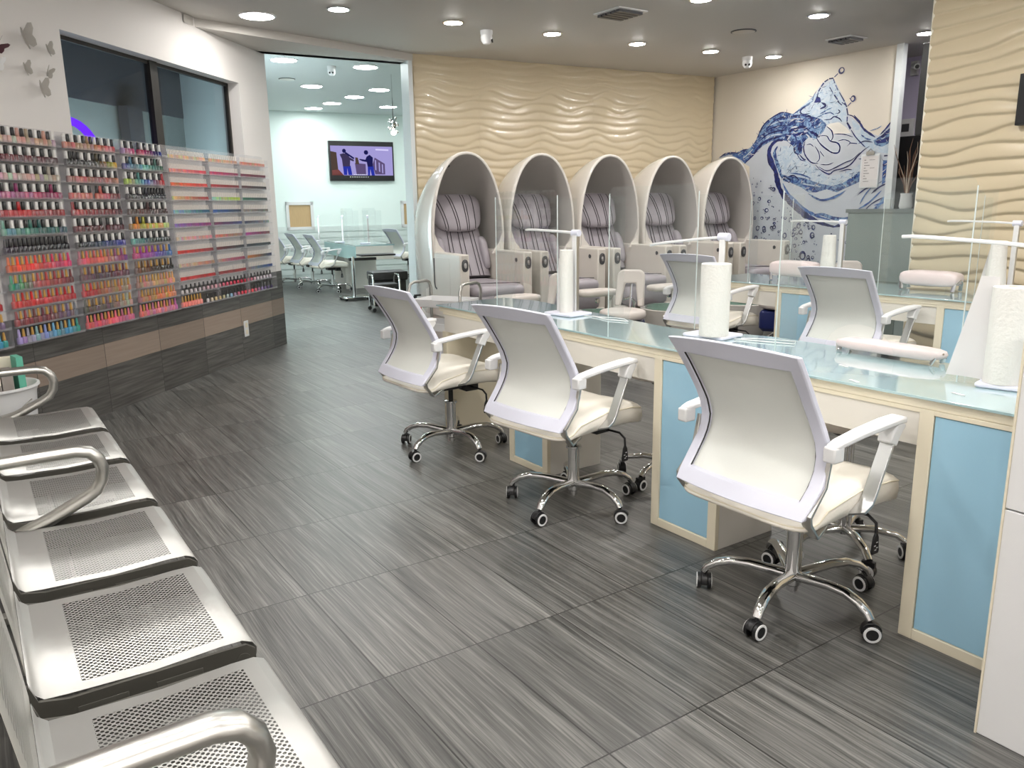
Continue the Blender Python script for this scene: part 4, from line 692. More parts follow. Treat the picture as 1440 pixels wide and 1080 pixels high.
# ------------------------------------------------------------ office chair (faces +x)
def office_chair():
    root=empty('salon_chair',(0,0,0))
    # backrest surface: v from bottom to top, side profile measured from the hub
    prof=[(.435,-.325),(.470,-.300),(.515,-.262),(.555,-.237),(.60,-.222),(.645,-.224),(.70,-.248),(.76,-.285),(.83,-.330),(.905,-.385)]
    hw=[.238,.243,.247,.245,.238,.230,.224,.224,.228,.234]
    def sec(z):
        for (z0,x0),(z1,x1),a,b_ in zip(prof,prof[1:],hw,hw[1:]):
            if z<=z1: 
                f=(z-z0)/(z1-z0); return x0+(x1-x0)*f,a+(b_-a)*f
        return prof[-1][1],hw[-1]
    Z0,Z1=.435,.905
    def surf(u,z,dx=0):
        x,w=sec(z); y=u*w; x+=.022*u*u+dx; zz=z+(.012*(1-u*u) if z>.85 else 0)*(z-.85)/.055
        return (x,y,zz)
    us=[-1,-.92,-.84,-.6,-.3,0,.3,.6,.84,.92,1]; zs=[.435,.450,.464,.480,.52,.56,.60,.64,.68,.72,.76,.80,.84,.858,.88,.905]
    q=MB(); T=.022; 
    nu,nz=len(us),len(zs)
    V=[];
    for dx in (-T/2,T/2):
        for z in zs:
            for u in us: V.append(surf(u,z,dx))
    def inside(i,j): return 2<=i<nu-3 and 3<=j<nz-3   # opening cells
    F=[]; N=nu*nz
    for j in range(nz-1):
        for i in range(nu-1):
            if inside(i,j): continue
            a=j*nu+i; F.append((a,a+nu,a+nu+1,a+1)); F.append((a+N,a+N+1,a+N+nu+1,a+N+nu))
    def wall(a,b_): F.append((a,b_,b_+N,a+N))
    for i in range(nu-1): wall(i,i+1); wall((nz-1)*nu+i+1,(nz-1)*nu+i)
    for j in range(nz-1): wall((j+1)*nu,j*nu); wall(j*nu+nu-1,(j+1)*nu+nu-1)
    for i in range(2,nu-3): wall(3*nu+i+1,3*nu+i); wall((nz-3)*nu+i,(nz-3)*nu+i+1)
    for j in range(3,nz-3): wall(j*nu+2,(j+1)*nu+2); wall((j+1)*nu+nu-3,j*nu+nu-3)
    q.add(V,F); o=q.obj('back_frame','lilacwhite',root,smooth=40,bev=.004)
    q=MB(); zi=[zs[3]+ (zs[nz-3]-zs[3])*k/14 for k in range(15)]; 
    q.grid(lambda a,b_: surf(-.84+1.68*a,zi[0]+(zi[-1]-zi[0])*b_,.006-.010*math.sin(PI*a)*math.sin(PI*b_)),12,16); q.obj('back_mesh','mesh',root,smooth=80)
    for sd in (-1,1):
        q=MB(); q.tube([surf(sd*.84,z,-.004) for z in zi],.0028,6); q.obj('seam_or_gap_shade','black',root)  # dark strips stand in for the shade along the frame's inner edges
    # seat cushion
    def sf(x,y,z):
        k=min(1,max(0,(-.15-x)/.11)); k=k*k*(3-2*k)
        if z>.39: z=.39+(z-.39)*(1-.78*k)
        f=max(0,(x-.05)/.19); return (x,y,z-.045*f*f-.012*math.exp(-((y/.13)**2))*(1 if z>.45 else 0)*(1-f*.5))
    q=MB(); q.pad(-.05,0,.446,.268,.247,.054,.30,.42,32,12,sf); q.obj('seat','leather',root,smooth=70)
    q=MB(); pts=[]
    for k in range(41):
        a=2*PI*k/40; x=-.05+.263*math.copysign(abs(math.cos(a))**.3,math.cos(a)); y=.244*math.copysign(abs(math.sin(a))**.3,math.sin(a)); pts.append(sf(x,y,.474))
    q.tube(pts,.0028,6,cap=False); q.obj('piping','cream',root,smooth=70)
    q=MB(); q.rbox(-.20,.14,-.19,.19,.392,.410,.03); q.obj('seat_base','black',root)
    # arms with posts and brackets
    for sd in (-1,1):
        y=sd*.270
        q=MB(); q.strip([(-.252,y,.645),(-.22,y,.655),(-.12,y,.668),(0,y,.678),(.075,y,.680)],[.034,.040,.046,.052,.052],.020); q.box(-.262,-.215,y-.019,y+.019,.606,.652); q.obj('armrest','white',root,bev=.006)
        q=MB(); q.strip([(.055,y,.676),(.030,y,.640),(.018,y,.612)],[.050,.046,.044],.040); q.obj('arm_socket','white',root,bev=.005)
        q=MB(); q.strip([(.030,y,.630),(-.045,y,.470),(-.060,y,.445),(-.085,y*.98,.425),(-.11,sd*.20,.405)],.042,.010); q.obj('arm_post','silver',root,bev=.002)
        q=MB(); q.strip([(-.205,y*.90,.630),(-.228,y*.90,.52),(-.292,y*.89,.448),(-.288,y*.88,.425),(-.250,y*.87,.378),(-.20,y*.85,.398),(-.15,sd*.19,.405)],[.014,.016,.026,.032,.034,.030,.03],.010); q.obj('back_bracket','steel',root,bev=.002)
    # mechanism, column
    q=MB(); q.rbox(-.09,.09,-.075,.075,.345,.395,.02); q.box(.03,.11,-.11,-.03,.335,.385); q.obj('tilt_mechanism','black',root,bev=.004)
    q=MB(); q.tube([(.06,-.09,.36),(.075,-.20,.355),(.08,-.225,.335),(.08,-.228,.30)],.005,8); q.obj('lever','black',root)
    q=MB(); q.loft([[(.072+w,-.231,z),(.088-w,-.231,z),(.088-w,-.224,z),(.072+w,-.224,z)] for z,w in ((.305,.004),(.29,-.004),(.245,-.011),(.235,-.008))],True,True); lv=q.obj('lever_paddle','black',root,bev=.002)
    q=MB()
    for a,b_ in ((.272,.004),(.262,-.006),(.254,.006),(.248,-.002)): q.box(.08+b_-.005,.08+b_+.004,-.2318,-.2312,a,a+.003)
    d=q.obj('symbol','white',lv); 
    q=MB(); q.lathe([(.013,.27),(.013,.35)],seg=14); q.obj('piston','black',root)
    q=MB(); q.lathe([(.020,.275),(.034,.272),(.034,.262),(.025,.258),(.0255,.13),(.028,.112),(.028,.070),(.018,.062),(.018,.046),(.006,.044),(.006,.036)],seg=20); q.obj('gas_column','chrome',root)
    q=MB()
    for k in range(5):
        a=R(52+72*k); c,s=math.cos(a),math.sin(a)
        pts=[(.015,.100),(.07,.108),(.14,.118),(.20,.118),(.245,.104),(.275,.084),(.287,.066)]
        q=MB(); q.tube([(c*r_,s*r_,z) for r_,z in pts],[.017,.016,.015,.0145,.014,.013,.012],12,flat=1.35); q.obj('base_leg','chrome',root,smooth=60)
        ca=a+R(40+61*k); cx,cy=c*.285,s*.285
        dx,dy=math.cos(ca),math.sin(ca)   # rolling direction
        rot=Matrix.Rotation(ca,4,'Z'); q=MB(); q.T=Matrix.Translation((cx,cy,0))@rot
        q.lathe([(.007,.05),(.007,.068)],seg=8)
        hood=[]
        for i in range(9):
            t=PI*i/8-.25; hood.append((-.006+.031*math.cos(t),.029+.031*math.sin(t)))
        q2=[(x,z) for x,z in hood]+[(-.020,.022),(.018,.022)]
        V=[(x,-.011,z) for x,z in q2]+[(x,.011,z) for x,z in q2]; n=len(q2); q.add(V,[tuple(range(n)),tuple(range(2*n-1,n-1,-1))]+[(i,i+n,(i+1)%n+n,(i+1)%n) for i in range(n)])
        cs=q.obj('caster','black',root,bev=.002)
        for sd in (-1,1):
            w=MB(); w.T=q.T
            w.lathe([(.020,sd*.010),(.0275,sd*.012),(.0275,sd*.022),(.025,sd*.024),(.0,sd*.0245)],(-.006,0,.0278),20,'y'); w.obj('wheel','black',cs)
            w=MB(); w.T=q.T
            w.lathe([(.0262,sd*.0225),(.0250,sd*.0252),(.0185,sd*.0256),(.0180,sd*.0246)],(-.006,0,.0278),24,'y',cap=False); w.obj('wheel_ring','white',cs)
    return root
proto=office_chair(); index_kids(proto)
CH=[(2.118,1.49,0,0,'white mesh-back salon chair nearest the viewer, at the front desk'),
    (2.096,2.62,0,R(6),'white mesh-back salon chair in the middle of the front desk'),
    (2.080,3.67,0,R(2),'white mesh-back salon chair at the far end of the front desk, nearest the polish wall'),
    (4.44,2.74,.02,0,'white mesh-back chair at the second desk, between the two paper towel rolls'),
    (4.44,3.90,.05,R(4),'white mesh-back chair at the second desk, behind the standing paper towel roll'),
    (4.81,12.19,0,R(-3),'white mesh-back chair in the back room nearest the aqua desk corner'),
    (4.82,13.10,0,R(-2),'white mesh-back chair in the back room, middle of the left three'),
    (4.75,13.80,0,0,'white mesh-back chair in the back room, partly hidden by the polish wall corner'),
    (6.55,12.95,.03,R(6),'white mesh-back chair in the back room under the television'),
    (7.25,12.55,.0,R(10),'white mesh-back chair in the back room cut off by the white partition edge')]
for i,(x,y,z,rz,lb) in enumerate(CH):
    g='white salon chairs'
    if i==0: proto.location=(x,y,z); tag(proto,lb,'chair',g)
    else: copy_tree(proto,(x,y,z),rz,lb,'chair',g)
# raised chairs stand on the same base: keep casters on the floor
# (the seat height change is carried by the whole chair being set a little higher only where its base is hidden)
# ------------------------------------------------------------ desks
def slab(b,poly,z0,z1): b.prism(poly,z0,z1)
def desk(name,X,y0,y1,cabs,poly,label,knees,group='glass topped manicure desks'):
    t=empty(name,(X,(y0+y1)/2,0),0,label,'manicure desk',group); oy=(y0+y1)/2
    def B(nm,mt,boxes,bev=.0015,lab=None,par=None):
        q=MB()
        for x0,x1,a,c,z0,z1 in boxes: q.box(x0,x1,a-oy,c-oy,z0,z1)
        return q.obj(nm,mt,par or t,bev=bev,label=lab)
    q=MB(); q.prism([(x-X,y-oy) for x,y in poly],.744,.752); q.obj('glass_top','desktop',t,bev=.001)
    pin=[(min(x,X+.50)-X+.003*(1 if x<X+.1 else -4),y-oy+(-.01 if y>oy else .01)) for x,y in poly]
    q=MB(); q.prism([(.004,y0-oy),(.004,y1-oy),(.40,y1-oy),(.40,y0-oy)],.715,.7435); q.obj('top_rail','cream',t,bev=.0015)
    for (a,c) in knees: 
        B('apron','whitelam',[(.012,.030,a+.002,c-.002,.60,.712)]); B('apron_edge','cream',[(.006,.016,a,c,.700,.7145)])
    for (a,c) in cabs:
        cb=B('cabinet_body','whitelam',[(.02,.34,a+.001,a+.018,.0,.7145),(.02,.34,c-.018,c-.001,.0,.7145),(.32,.34,a+.018,c-.018,0,.7145),(.02,.32,a+.018,c-.018,.0,.018)])
        B('cabinet_frame','cream',[(.0,.02,a,a+.042,0,.7145),(.0,.02,c-.042,c,0,.7145),(.0,.02,a+.042,c-.042,0,.034),(.0,.02,a+.042,c-.042,.700,.7145)])
        dr=B('door','blue',[(.005,.018,a+.044,c-.044,.036,.698)],.001)
    return t
PD1=[(2.205,.81),(2.205,4.03),(2.70,4.07),(2.76,3.80),(2.71,3.45),(2.66,3.05),(2.605,2.65),(2.60,2.33),(2.69,2.28),(2.745,2.1),(2.745,.81)]
desk('manicure_desk',2.215,.815,4.02,[(.82,1.175),(1.908,2.256),(2.975,3.305)],PD1,'long front manicure desk with pale blue doors and aqua glass top',[(1.175,1.908),(2.256,2.975),(3.305,3.98)])
q=MB(); q.box(2.222,2.62,3.93,3.975,0,.6); 
o=q.obj('leg_panel','cream'); o.parent=bpy.data.objects['manicure_desk']; o.location=(-2.215,-2.4,0)
PD2=[(4.53,1.95),(4.53,4.2),(5.13,4.2),(5.13,1.95)]
desk('manicure_desk',4.54,1.95,4.18,[(2.0,2.372),(3.095,3.475)],PD2,'second manicure desk with pale blue doors, behind the front one',[(2.372,3.095),(3.475,4.15)])
# scuffs of white on the blue doors
# ------------------------------------------------------------ desk lamps
def desk_lamp():
    t=empty('desk_lamp',(0,0,0))
    q=MB(); q.rbox(-.13,.03,-.10,.10,0,.014,.012); q.obj('base','lilacwhite',t,bev=.001)
    q=MB(); q.box(-.004,.018,-.013,.013,.014,.40); q.obj('post','silver',t,bev=.002); q=MB(); q.box(-.009,-.0035,-.013,.013,.014,.40); q.obj('post_face','white',t)
    q=MB(); q.tube([(.005,-.024,.410),(.005,.024,.410)],.017,16); q.obj('hinge','lilacwhite',t,bev=.001)
    a=empty('lamp_arm',(.005,.0,.410)); a.parent=t
    q=MB(); q.strip([(0,.005,0),(0,.10,.004),(0,.30,.007),(0,.36,.006),(0,.385,.003)],[.026,.030,.032,.028,.012],.011,side=(1,0,0)); o=q.obj('light_bar','white',t,bev=.003); 
    bpy.data.objects.remove(a); o.location=(.005,0,.410)
    return t,o
lampT,bar=desk_lamp(); index_kids(lampT)
def mk_lamp(x,y,rz,barang,label,first=False,group='slim white desk lamps'):
    t=lampT if first else copy_tree(lampT,(x,y,.752),rz)
    t.location=(x,y,.7525); t.rotation_euler=(0,0,rz); tag(t,label,'lamp',group)
    for c in t.children if first else [o for o in bpy.data.objects if o.parent==t]:
        if c.name.startswith('light_bar'): c.rotation_euler=(barang,0,0)
mk_lamp(2.585,1.07,R(12),R(3),'slim white desk lamp nearest the viewer, arm raised over the front desk',True)
bpy.context.view_layer.update()
mk_lamp(2.565,3.20,R(6),R(1),'slim white desk lamp at the far end of the front desk, arm level')
mk_lamp(2.605,2.27,R(8),R(-7),'slim white desk lamp behind the standing roll, arm tilted down')
mk_lamp(4.995,2.20,R(5),R(1),'slim white desk lamp on the second desk in front of the near wave panels')
mk_lamp(4.95,3.28,R(8),R(0),'slim white desk lamp on the second desk in front of the mural')
# paper towel rolls
def roll(x,y,z,r,h,loose,label,cone=0):
    t=empty('paper_towel_roll',(x,y,z),0,label,'paper towel roll','paper towel rolls on the desks')
    rnd_=random.Random(int(x*100)); q=MB(); q.lathe([(r*.3,0),(r*(1+cone),0),(r*(1+cone)*1.0,.003),(r*1.005,h*.5),(r*(1-cone*.6),h-.002),(r*(1-cone*.6)-.003,h),(r*.3,h),(r*.3,h-.01)],seg=36,cap=False); q.obj('roll','paper',t,smooth=50)
    q=MB(); q.lathe([(r*.3,.0),(r*.3,h*1.002),(r*.26,h*1.002),(r*.26,0)],seg=20,cap=False); q.obj('core','boxcream',t)
    if loose:
        q=MB(); w0,w1,hh=loose
        q.loft([[(-r*.1-.012*k,y_+(r*.55),z_) for y_,z_ in ()] for k in ()]) if False else None
        V=[]; 
        for k in range(9):
            f=k/8; zz=hh*f; w=w0*(1-f)+w1*f; V.append([(-.002+.010*math.sin(3*f),r*.75,zz),(.004,r*.75+w*.5,zz),(-.004,r*.75+w,zz),(-.006,r*.75+w,zz),(.002,r*.75+w*.5,zz),(-.004+.010*math.sin(3*f),r*.75,zz)])
        q.loft(V,True,True); q.obj('loose_sheet','paper2',t,smooth=60)
    return t
roll(2.50,1.09,.767,.052,.285,(.125,.05,.31),'thick white paper towel roll nearest the viewer, at the right edge')
roll(2.515,2.222,.767,.060,.295,None,'thick white paper towel roll standing in the middle of the front desk')
roll(2.50,3.19,.767,.034,.315,(.045,.03,.27),'slim white paper towel roll on the far lamp base')
roll(4.90,2.24,.767,.048,.30,(.06,.01,.25),'white paper towel roll on the second desk before the near wave panels',.25)
roll(4.86,3.31,.767,.047,.31,None,'tapering white paper towel roll on the second desk in front of the mural',.22)
# acrylic shields
def shield(x,ya,yb,z0,h,wing,label,wingx=1):
    t=empty('acrylic_shield',(x,(ya+yb)/2,z0),0,label,'acrylic shield','clear acrylic shields on the manicure desks'); w=(yb-ya)/2
    q=MB(); cut=.14; V=[(-w,0)]
    V+=[(-cut,0)]+[(-cut*math.cos(a),.12*math.sin(a)) for a in [PI*k/10 for k in range(1,10)]]+[(cut,0),(w,0),(w,h-.03),(w-.01,h-.01),(w-.03,h),(-w+.03,h),(-w+.01,h-.01),(-w,h-.03)]
    n=len(V); q.add([(-.002,a,b_) for a,b_ in V]+[(.002,a,b_) for a,b_ in V],[tuple(range(n)),tuple(range(2*n-1,n-1,-1))]+[(i,i+n,(i+1)%n+n,(i+1)%n) for i in range(n)])
    bm=bmesh.new(); me=q.mesh('front_sheet','glass',0); bm.from_mesh(me); bmesh.ops.triangulate(bm,faces=[f for f in bm.faces if len(f.verts)>4]); bm.to_mesh(me); bm.free()
    o=bpy.data.objects.new('front_sheet',me); COL.objects.link(o); o.parent=t
    for s in (-1,1):
        q=MB(); q.box(.002,.002+wing,s*w-.002,s*w+.002,0,h*.93); q.obj('side_sheet','glass',t)
    for s in (-1,1):
        q=MB(); q.box(-.002,.003,s*w-.0011,s*w+.0011,0,h-.03); q.obj('edge_joint','edge',t)
    return t
M['edge']=mat('bright_acrylic_edge',S(206,216,214),.3)
shield(2.62,3.42,4.02,.7525,.63,.13,'clear acrylic shield at the far end of the front desk'); shield(2.635,2.44,3.02,.7525,.63,.10,'clear acrylic shield on the front desk between the two middle lamps'); shield(2.60,1.27,1.98,.7525,.62,.13,'clear acrylic shield on the front desk nearest the viewer')
shield(5.05,3.76,4.14,.7525,.60,.10,'clear acrylic shield on the second desk, far end'); shield(5.05,2.42,3.05,.7525,.60,.10,'clear acrylic shield on the second desk, near end')
# lamp cord loops on the front desk
for nm,pts,lb in (('lamp_cord',[(2.54,3.10,.756),(2.57,2.98,.756),(2.60,2.92,.756),(2.60,2.86,.757),(2.57,2.80,.756),(2.53,2.90,.756),(2.56,3.05,.756)],'thin white cord looping on the glass beside the far lamp'),
    ('lamp_cord',[(2.56,2.15,.756),(2.60,2.02,.756),(2.64,1.92,.756),(2.69,1.95,.756),(2.65,2.07,.756),(2.59,2.14,.756)],'thin white cord looping on the glass beside the middle lamp')):
    q=MB(); q.tube(pts,.0025,6); tag(q.obj(nm,'white',smooth=80),lb,'cord')
# small white things on the glass
for x,y,lb in ((2.42,1.56,'tiny white slip lying on the glass near the closest chair'),(2.31,1.12,'tiny white slip lying on the glass near the desk end'),(2.235,1.40,'tiny white slip on the glass edge right of the closest chair')):
    q=MB(); q.rbox(-.022,.022,-.005,.005,0,.002,.003); tag(q.obj('paper_slip','white',loc=(x,y,.7525),rz=R(70)),lb,'paper slip')
# hand cushions
def cushion(x,y,z,l,w,h,rz,mt,label,chromeend=True):
    t=empty('hand_cushion',(x,y,z),rz,label,'hand cushion','vinyl hand cushions on the desks')
    q=MB(); q.pad(0,0,h*.62,w/2,l/2,h*.40,.35,.55,32,10,lambda a,b_,c:(a,b_,c+.0)); q.obj('pad',mt,t,smooth=70)
    for s in (-1,1):
        q=MB(); q.tube([(-w*.35,s*l*.44,.004),(-w*.3,s*l*.46,h*.45),(0,s*l*.475,h*.62),(w*.3,s*l*.46,h*.45),(w*.35,s*l*.44,.004)],.006,8,flat=2); q.obj('end_bracket','chrome',t)
    return t
cushion(2.69,1.56,.7525,.40,.10,.052,R(-2),'pink','pale pink vinyl hand cushion on the far edge of the front desk')
cushion(4.86,3.57,.7525,.36,.15,.14,R(4),'pink','pale pink vinyl hand cushion on the second desk, left of the grey-white chair back')
cushion(4.93,2.63,.7525,.36,.14,.12,R(2),'pink','pale vinyl hand cushion with chrome end on the second desk, before the near wave panels')
# ------------------------------------------------------------ customer stools behind the front desk
def stool():
    t=empty('round_stool',(0,0,0))
    q=MB(); q.pad(0,0,.545,.20,.20,.05,1,.6,32,10); q.obj('seat','stoolv',t,smooth=70)
    q=MB(); q.lathe([(.07,.47),(.09,.49),(.09,.505)],seg=20); q.obj('seat_plate','black',t)
    q=MB(); q.lathe([(.013,.32),(.013,.475)],seg=12); q.obj('piston','chrome',t)
    q=MB(); q.lathe([(.024,.08),(.024,.33),(.02,.34)],seg=16); q.obj('column','chrome',t)
    for k in range(5):
        a=R(20+72*k); c,s=math.cos(a),math.sin(a); q=MB(); q.tube([(c*r_,s*r_,z) for r_,z in ((.015,.10),(.1,.105),(.18,.09),(.215,.066))],[.015,.014,.012,.011],10,flat=1.3); q.obj('base_leg','chrome',t,smooth=60)
        q=MB(); q.T=Matrix.Translation((c*.215,s*.215,0))@Matrix.Rotation(a+1+k,4,'Z'); q.lathe([(.025,-.018),(.027,-.014),(.027,.014),(.025,.018)],(0,0,.0275),18,'y'); q.box(-.022,.022,-.010,.010,.03,.064); cs=q.obj('caster','black',t)
        for sd in (-1,1):
            w=MB(); w.T=q.T; w.lathe([(.025,sd*.0182),(.0245,sd*.0200),(.017,sd*.0202),(.0165,sd*.0190)],(0,0,.0275),20,'y',cap=False); w.obj('wheel_ring','white',cs)
    return t
st0=stool(); index_kids(st0)
st0.location=(2.60,1.62,0); tag(st0,'round pale stool behind the front desk, opposite the nearest chair','stool','round stools for customers')
copy_tree(st0,(2.66,2.62,0),R(30),'round pale stool behind the front desk, opposite the middle chair'); 
# technician stools with U shaped chest rest
def ustool():
    t=empty('pedicure_stool',(0,0,0))
    q=MB(); q.pad(0,0,.43,.19,.19,.042,1,.5,36,10); q.obj('seat','stoolv',t,smooth=70)
    q=MB(); q.rbox(-.16,.16,-.16,.16,.20,.385,.05); q.obj('drawer_base','navy',t,bev=.004)
    # inverted U backrest, leaning: built in local yz plane, at x=.2
    out=[(-.125,0),(-.115,.26),(-.10,.285),(-.07,.30),(.07,.30),(.10,.285),(.115,.26),(.125,0),(.075,0),(.045,.19),(-.045,.19),(-.075,0)]
    q=MB(); n=len(out); mk=lambda y,z,d,s_:(.20+.35*z*.5+d,y*s_,.47+z)
    q.add([mk(y,z,-.022,1) for y,z in out]+[mk(y,z,.022,1) for y,z in out],[tuple(range(n)),tuple(range(2*n-1,n-1,-1))]+[(i,i+n,(i+1)%n+n,(i+1)%n) for i in range(n)])
    me=q.mesh('backrest','stoolv',0); bm=bmesh.new(); bm.from_mesh(me); bmesh.ops.triangulate(bm,faces=[f for f in bm.faces if len(f.verts)>4]); bmesh.ops.join_triangles(bm,faces=bm.faces[:],angle_face_threshold=.01,angle_shape_threshold=3.1); bm.to_mesh(me); bm.free(); 
    me.polygons.foreach_set('use_smooth',[True]*len(me.polygons)); me.set_sharp_from_angle(angle=R(30))
    o=bpy.data.objects.new('backrest',me); COL.objects.link(o); o.parent=t; b=o.modifiers.new('bevel','BEVEL'); b.width=.014; b.segments=3; b.limit_method='ANGLE'; b.angle_limit=R(30)
    q=MB(); q.tube([(.10,0,.39),(.20,0,.41),(.235,0,.50),(.265,0,.66)],.011,8); q.obj('back_support','chrome',t)
    for k in range(5):
        a=R(72*k); c,s=math.cos(a),math.sin(a); q=MB(); q.tube([(c*.03,s*.03,.18),(c*.17,s*.17,.08),(c*.2,s*.2,.05)],.012,8); q.obj('base_leg','chrome',t); q=MB(); q.lathe([(.024,-.012),(.026,0),(.024,.012)],(c*.2,s*.2,.026),14,'y'); q.obj('caster','black',t)
    q=MB(); q.lathe([(.03,.16),(.03,.21)],seg=14); q.obj('column','chrome',t)
    return t
u0=ustool(); index_kids(u0)
def eg(s,off): p=WA+WT*s+WN*off; return (p.x,p.y)
u0.location=(4.36,4.82,0); u0.rotation_euler=(0,0,R(32)); tag(u0,'pedicure stool with inverted U backrest and navy drawer, left of the second desk','stool','pedicure stools with U backrests')
copy_tree(u0,(3.74,4.92,0),R(36),'pedicure stool with inverted U backrest behind the far desk lamp'); copy_tree(u0,(5.85,4.42,.0),R(30),'pedicure stool with inverted U backrest behind the pink hand cushion'); copy_tree(u0,(6.45,4.20,0),R(30),'pedicure stool with inverted U backrest between the mural and its paper towel roll')
# ------------------------------------------------------------ egg pedicure chairs
EM=math.atan2(WN.y,WN.x)     # local +x points into the room
def egg_chair():
    t=empty('egg_chair',(0,0,0))
    # rings from rim to back (x = depth from wall)
    rings=[(.800,.350,1.775),(.806,.362,1.788),(.800,.372,1.797),(.775,.378,1.800),(.70,.383,1.790),(.58,.386,1.765),(.45,.382,1.715),(.32,.365,1.63),(.22,.33,1.52),(.15,.27,1.38),(.12,.18,1.24),(.11,.06,1.12)]
    def arch(x,w,top,zc=1.02,n=30,bot=.30):
        pts=[]
        for k in range(6): pts.append((x,-w*(.90+.10*k/6),bot+(zc-bot)*k/6))
        for k in range(n+1):
            a=PI-PI*k/n; c,s=math.cos(a),math.sin(a)
            pts.append((x,w*math.copysign(abs(c)**.92,c),zc+(top-zc)*s**.95))
        for k in range(5,-1,-1): pts.append((x,w*(.90+.10*k/6),bot+(zc-bot)*k/6))
        return pts
    q=MB(); q.loft([arch(x,w,tp,min(1.02,tp-.1)) for x,w,tp in rings],False,True,closed=False); q.obj('shell','egg',t,smooth=60)
    inner=[(.800,.350,1.775),(.78,.344,1.768),(.60,.352,1.735),(.45,.348,1.68),(.33,.33,1.60),(.24,.295,1.49),(.19,.23,1.36),(.17,.12,1.22),(.165,.04,1.12)]
    q=MB(); q.loft([arch(x,w,tp,min(1.02,tp-.1)) for x,w,tp in inner],False,True,closed=False); q.obj('shell_lining','eggin',t,smooth=60)
    # lower rim corners closing towards the arm boxes
    for s in (-1,1):
        q=MB(); V=[(.79,s*.352,1.06),(.79,s*.352,.86),(.79,s*.235,.86),(.79,s*.26,.90),(.79,s*.31,.955)]; 
        V2=[(x+.02,y,z) for x,y,z in V]; q.loft([V,V2],True,True); q.obj('shell_corner','egg',t)
    q=MB(); q.lathe([(.03,0),(.03,.012),(.018,.014)],(0,0,0),18); o=q.obj('ceiling_light','dgrey',t); o.location=(.55,-.10,1.685); o.rotation_euler=(PI,R(-18),0)
    # arm boxes
    for s in (-1,1):
        y0,y1=(.265,.36) if s>0 else (-.36,-.265)
        q=MB(); q.prism([(.55,y0),(1.32,y0+(0.0)),(1.38,y0+.004),(1.385,y1-.004),(1.20,y1),(.55,y1)],.30,.895); ab=q.obj('arm_box','box',t,bev=.012)
        q=MB(); q.pad(1.388,(y0+y1)/2,.80,.010,.032,.055,.8,.8,16,6); q.obj('control_dial','dgrey',ab); q=MB(); q.pad(1.396,(y0+y1)/2,.80,.006,.014,.024,.8,.8,12,6); q.obj('dial_button','silver',ab)
        ys=y1+.002 if s>0 else y0-.002
        q=MB(); q.box(.74,1.16,min(ys,ys-s*.004),max(ys,ys-s*.004),.50,.85); q.obj('box_door','box',ab,bev=.004)
        q=MB(); q.tube([(.80,ys,.84),(.80,ys+s*.002,.62),(.815,ys,.57),(.85,ys,.56)],.008,6); q.obj('door_handle','dgrey',ab)
        if s>0: q=MB(); q.lathe([(.017,0),(.02,-.006)],(1.25,y0,.82),14,'y'); q.obj('side_button','dgrey',ab)
    # backrest, headrest, seat
    def lean(x,z): return x
    q=MB(); rg=[]
    for k in range(9):
        f=k/8; z=.62+.62*f; x=.72-.30*f; w=.255-.03*f; th=.06
        rg.append([(x-th,-w,z),(x-th*.2,-w-.01,z+.01),(x+th*.5,-w*.92,z+.03),(x+th*.8,-w*.55,z+.035),(x+th*.72,-w*.2,z+.035),(x+th*.72,w*.2,z+.035),(x+th*.8,w*.55,z+.035),(x+th*.5,w*.92,z+.03),(x-th*.2,w+.01,z+.01),(x-th,w,z)])
    q.loft(rg,True,True); br=q.obj('backrest','gleather',t,smooth=60)
    for yy in (-.15,-.11,-.02,.03,.12,.16):
        q=MB(); q.tube([(.72-.30*f+.053,yy*(1-.2*f),.655+.62*f) for f in (0,.25,.5,.75,1)],.0035,5); q.obj('stitch_line','seam_or_gap_shade',br)
    hf=lambda x,y,z:(x-(z-1.245)*.42+.02*math.cos(y*8),y*(1+.10*(z-1.245)/.17),z)
    q=MB(); q.pad(.50,0,1.245,.085,.262,.178,.75,.55,36,14,hf); hr=q.obj('headrest','gleather',t,smooth=70)
    for yy in (-.17,-.145,-.05,-.025,.06,.085,.165):
        q=MB(); P=[]
        for k in range(13):
            Z=-.93+1.86*k/12; ct=(1-abs(Z)**(2/.55))**(.55/2); yv=yy+.05*(Z*.5+.5)**2*(-1 if yy<.03 else -.5); Y=min(.98,abs(yv)/.262/max(ct,.01)); sa=Y**(1/.75); X=ct*math.sqrt(max(0,1-sa*sa))**.75
            P.append(hf(.50+.085*X+.001,yv,1.245+.178*Z))
        q.tube(P,.0042,5); q.obj('stitch_line','seam_or_gap_shade',hr)
    for s in (-1,1):
        q=MB(); q.pad(.60,s*.225,.86,.11,.045,.16,.6,.6,16,8,lambda x,y,z:(x-(z-.86)*.4,y,z)); q.obj('side_bolster','gleather',t,smooth=70)
    q=MB(); q.pad(1.07,0,.565,.42,.255,.065,.25,.5,36,10); se=q.obj('seat','gleather',t,smooth=70)
    q=MB(); q.tube([(1.30,-.24,.622),(1.30,-.08,.630),(1.36,.02,.632),(1.36,.24,.622)],.004,5); q.obj('stitch_line','seam_or_gap_shade',se)
    q=MB(); q.pad(1.40,0,.44,.09,.25,.12,.4,.5,30,8); q.obj('leg_pad','gleather',t,smooth=70)
    q=MB(); q.rbox(.30,1.42,-.345,.345,.0,.34,.03); q.obj('plinth','box',t)
    return t
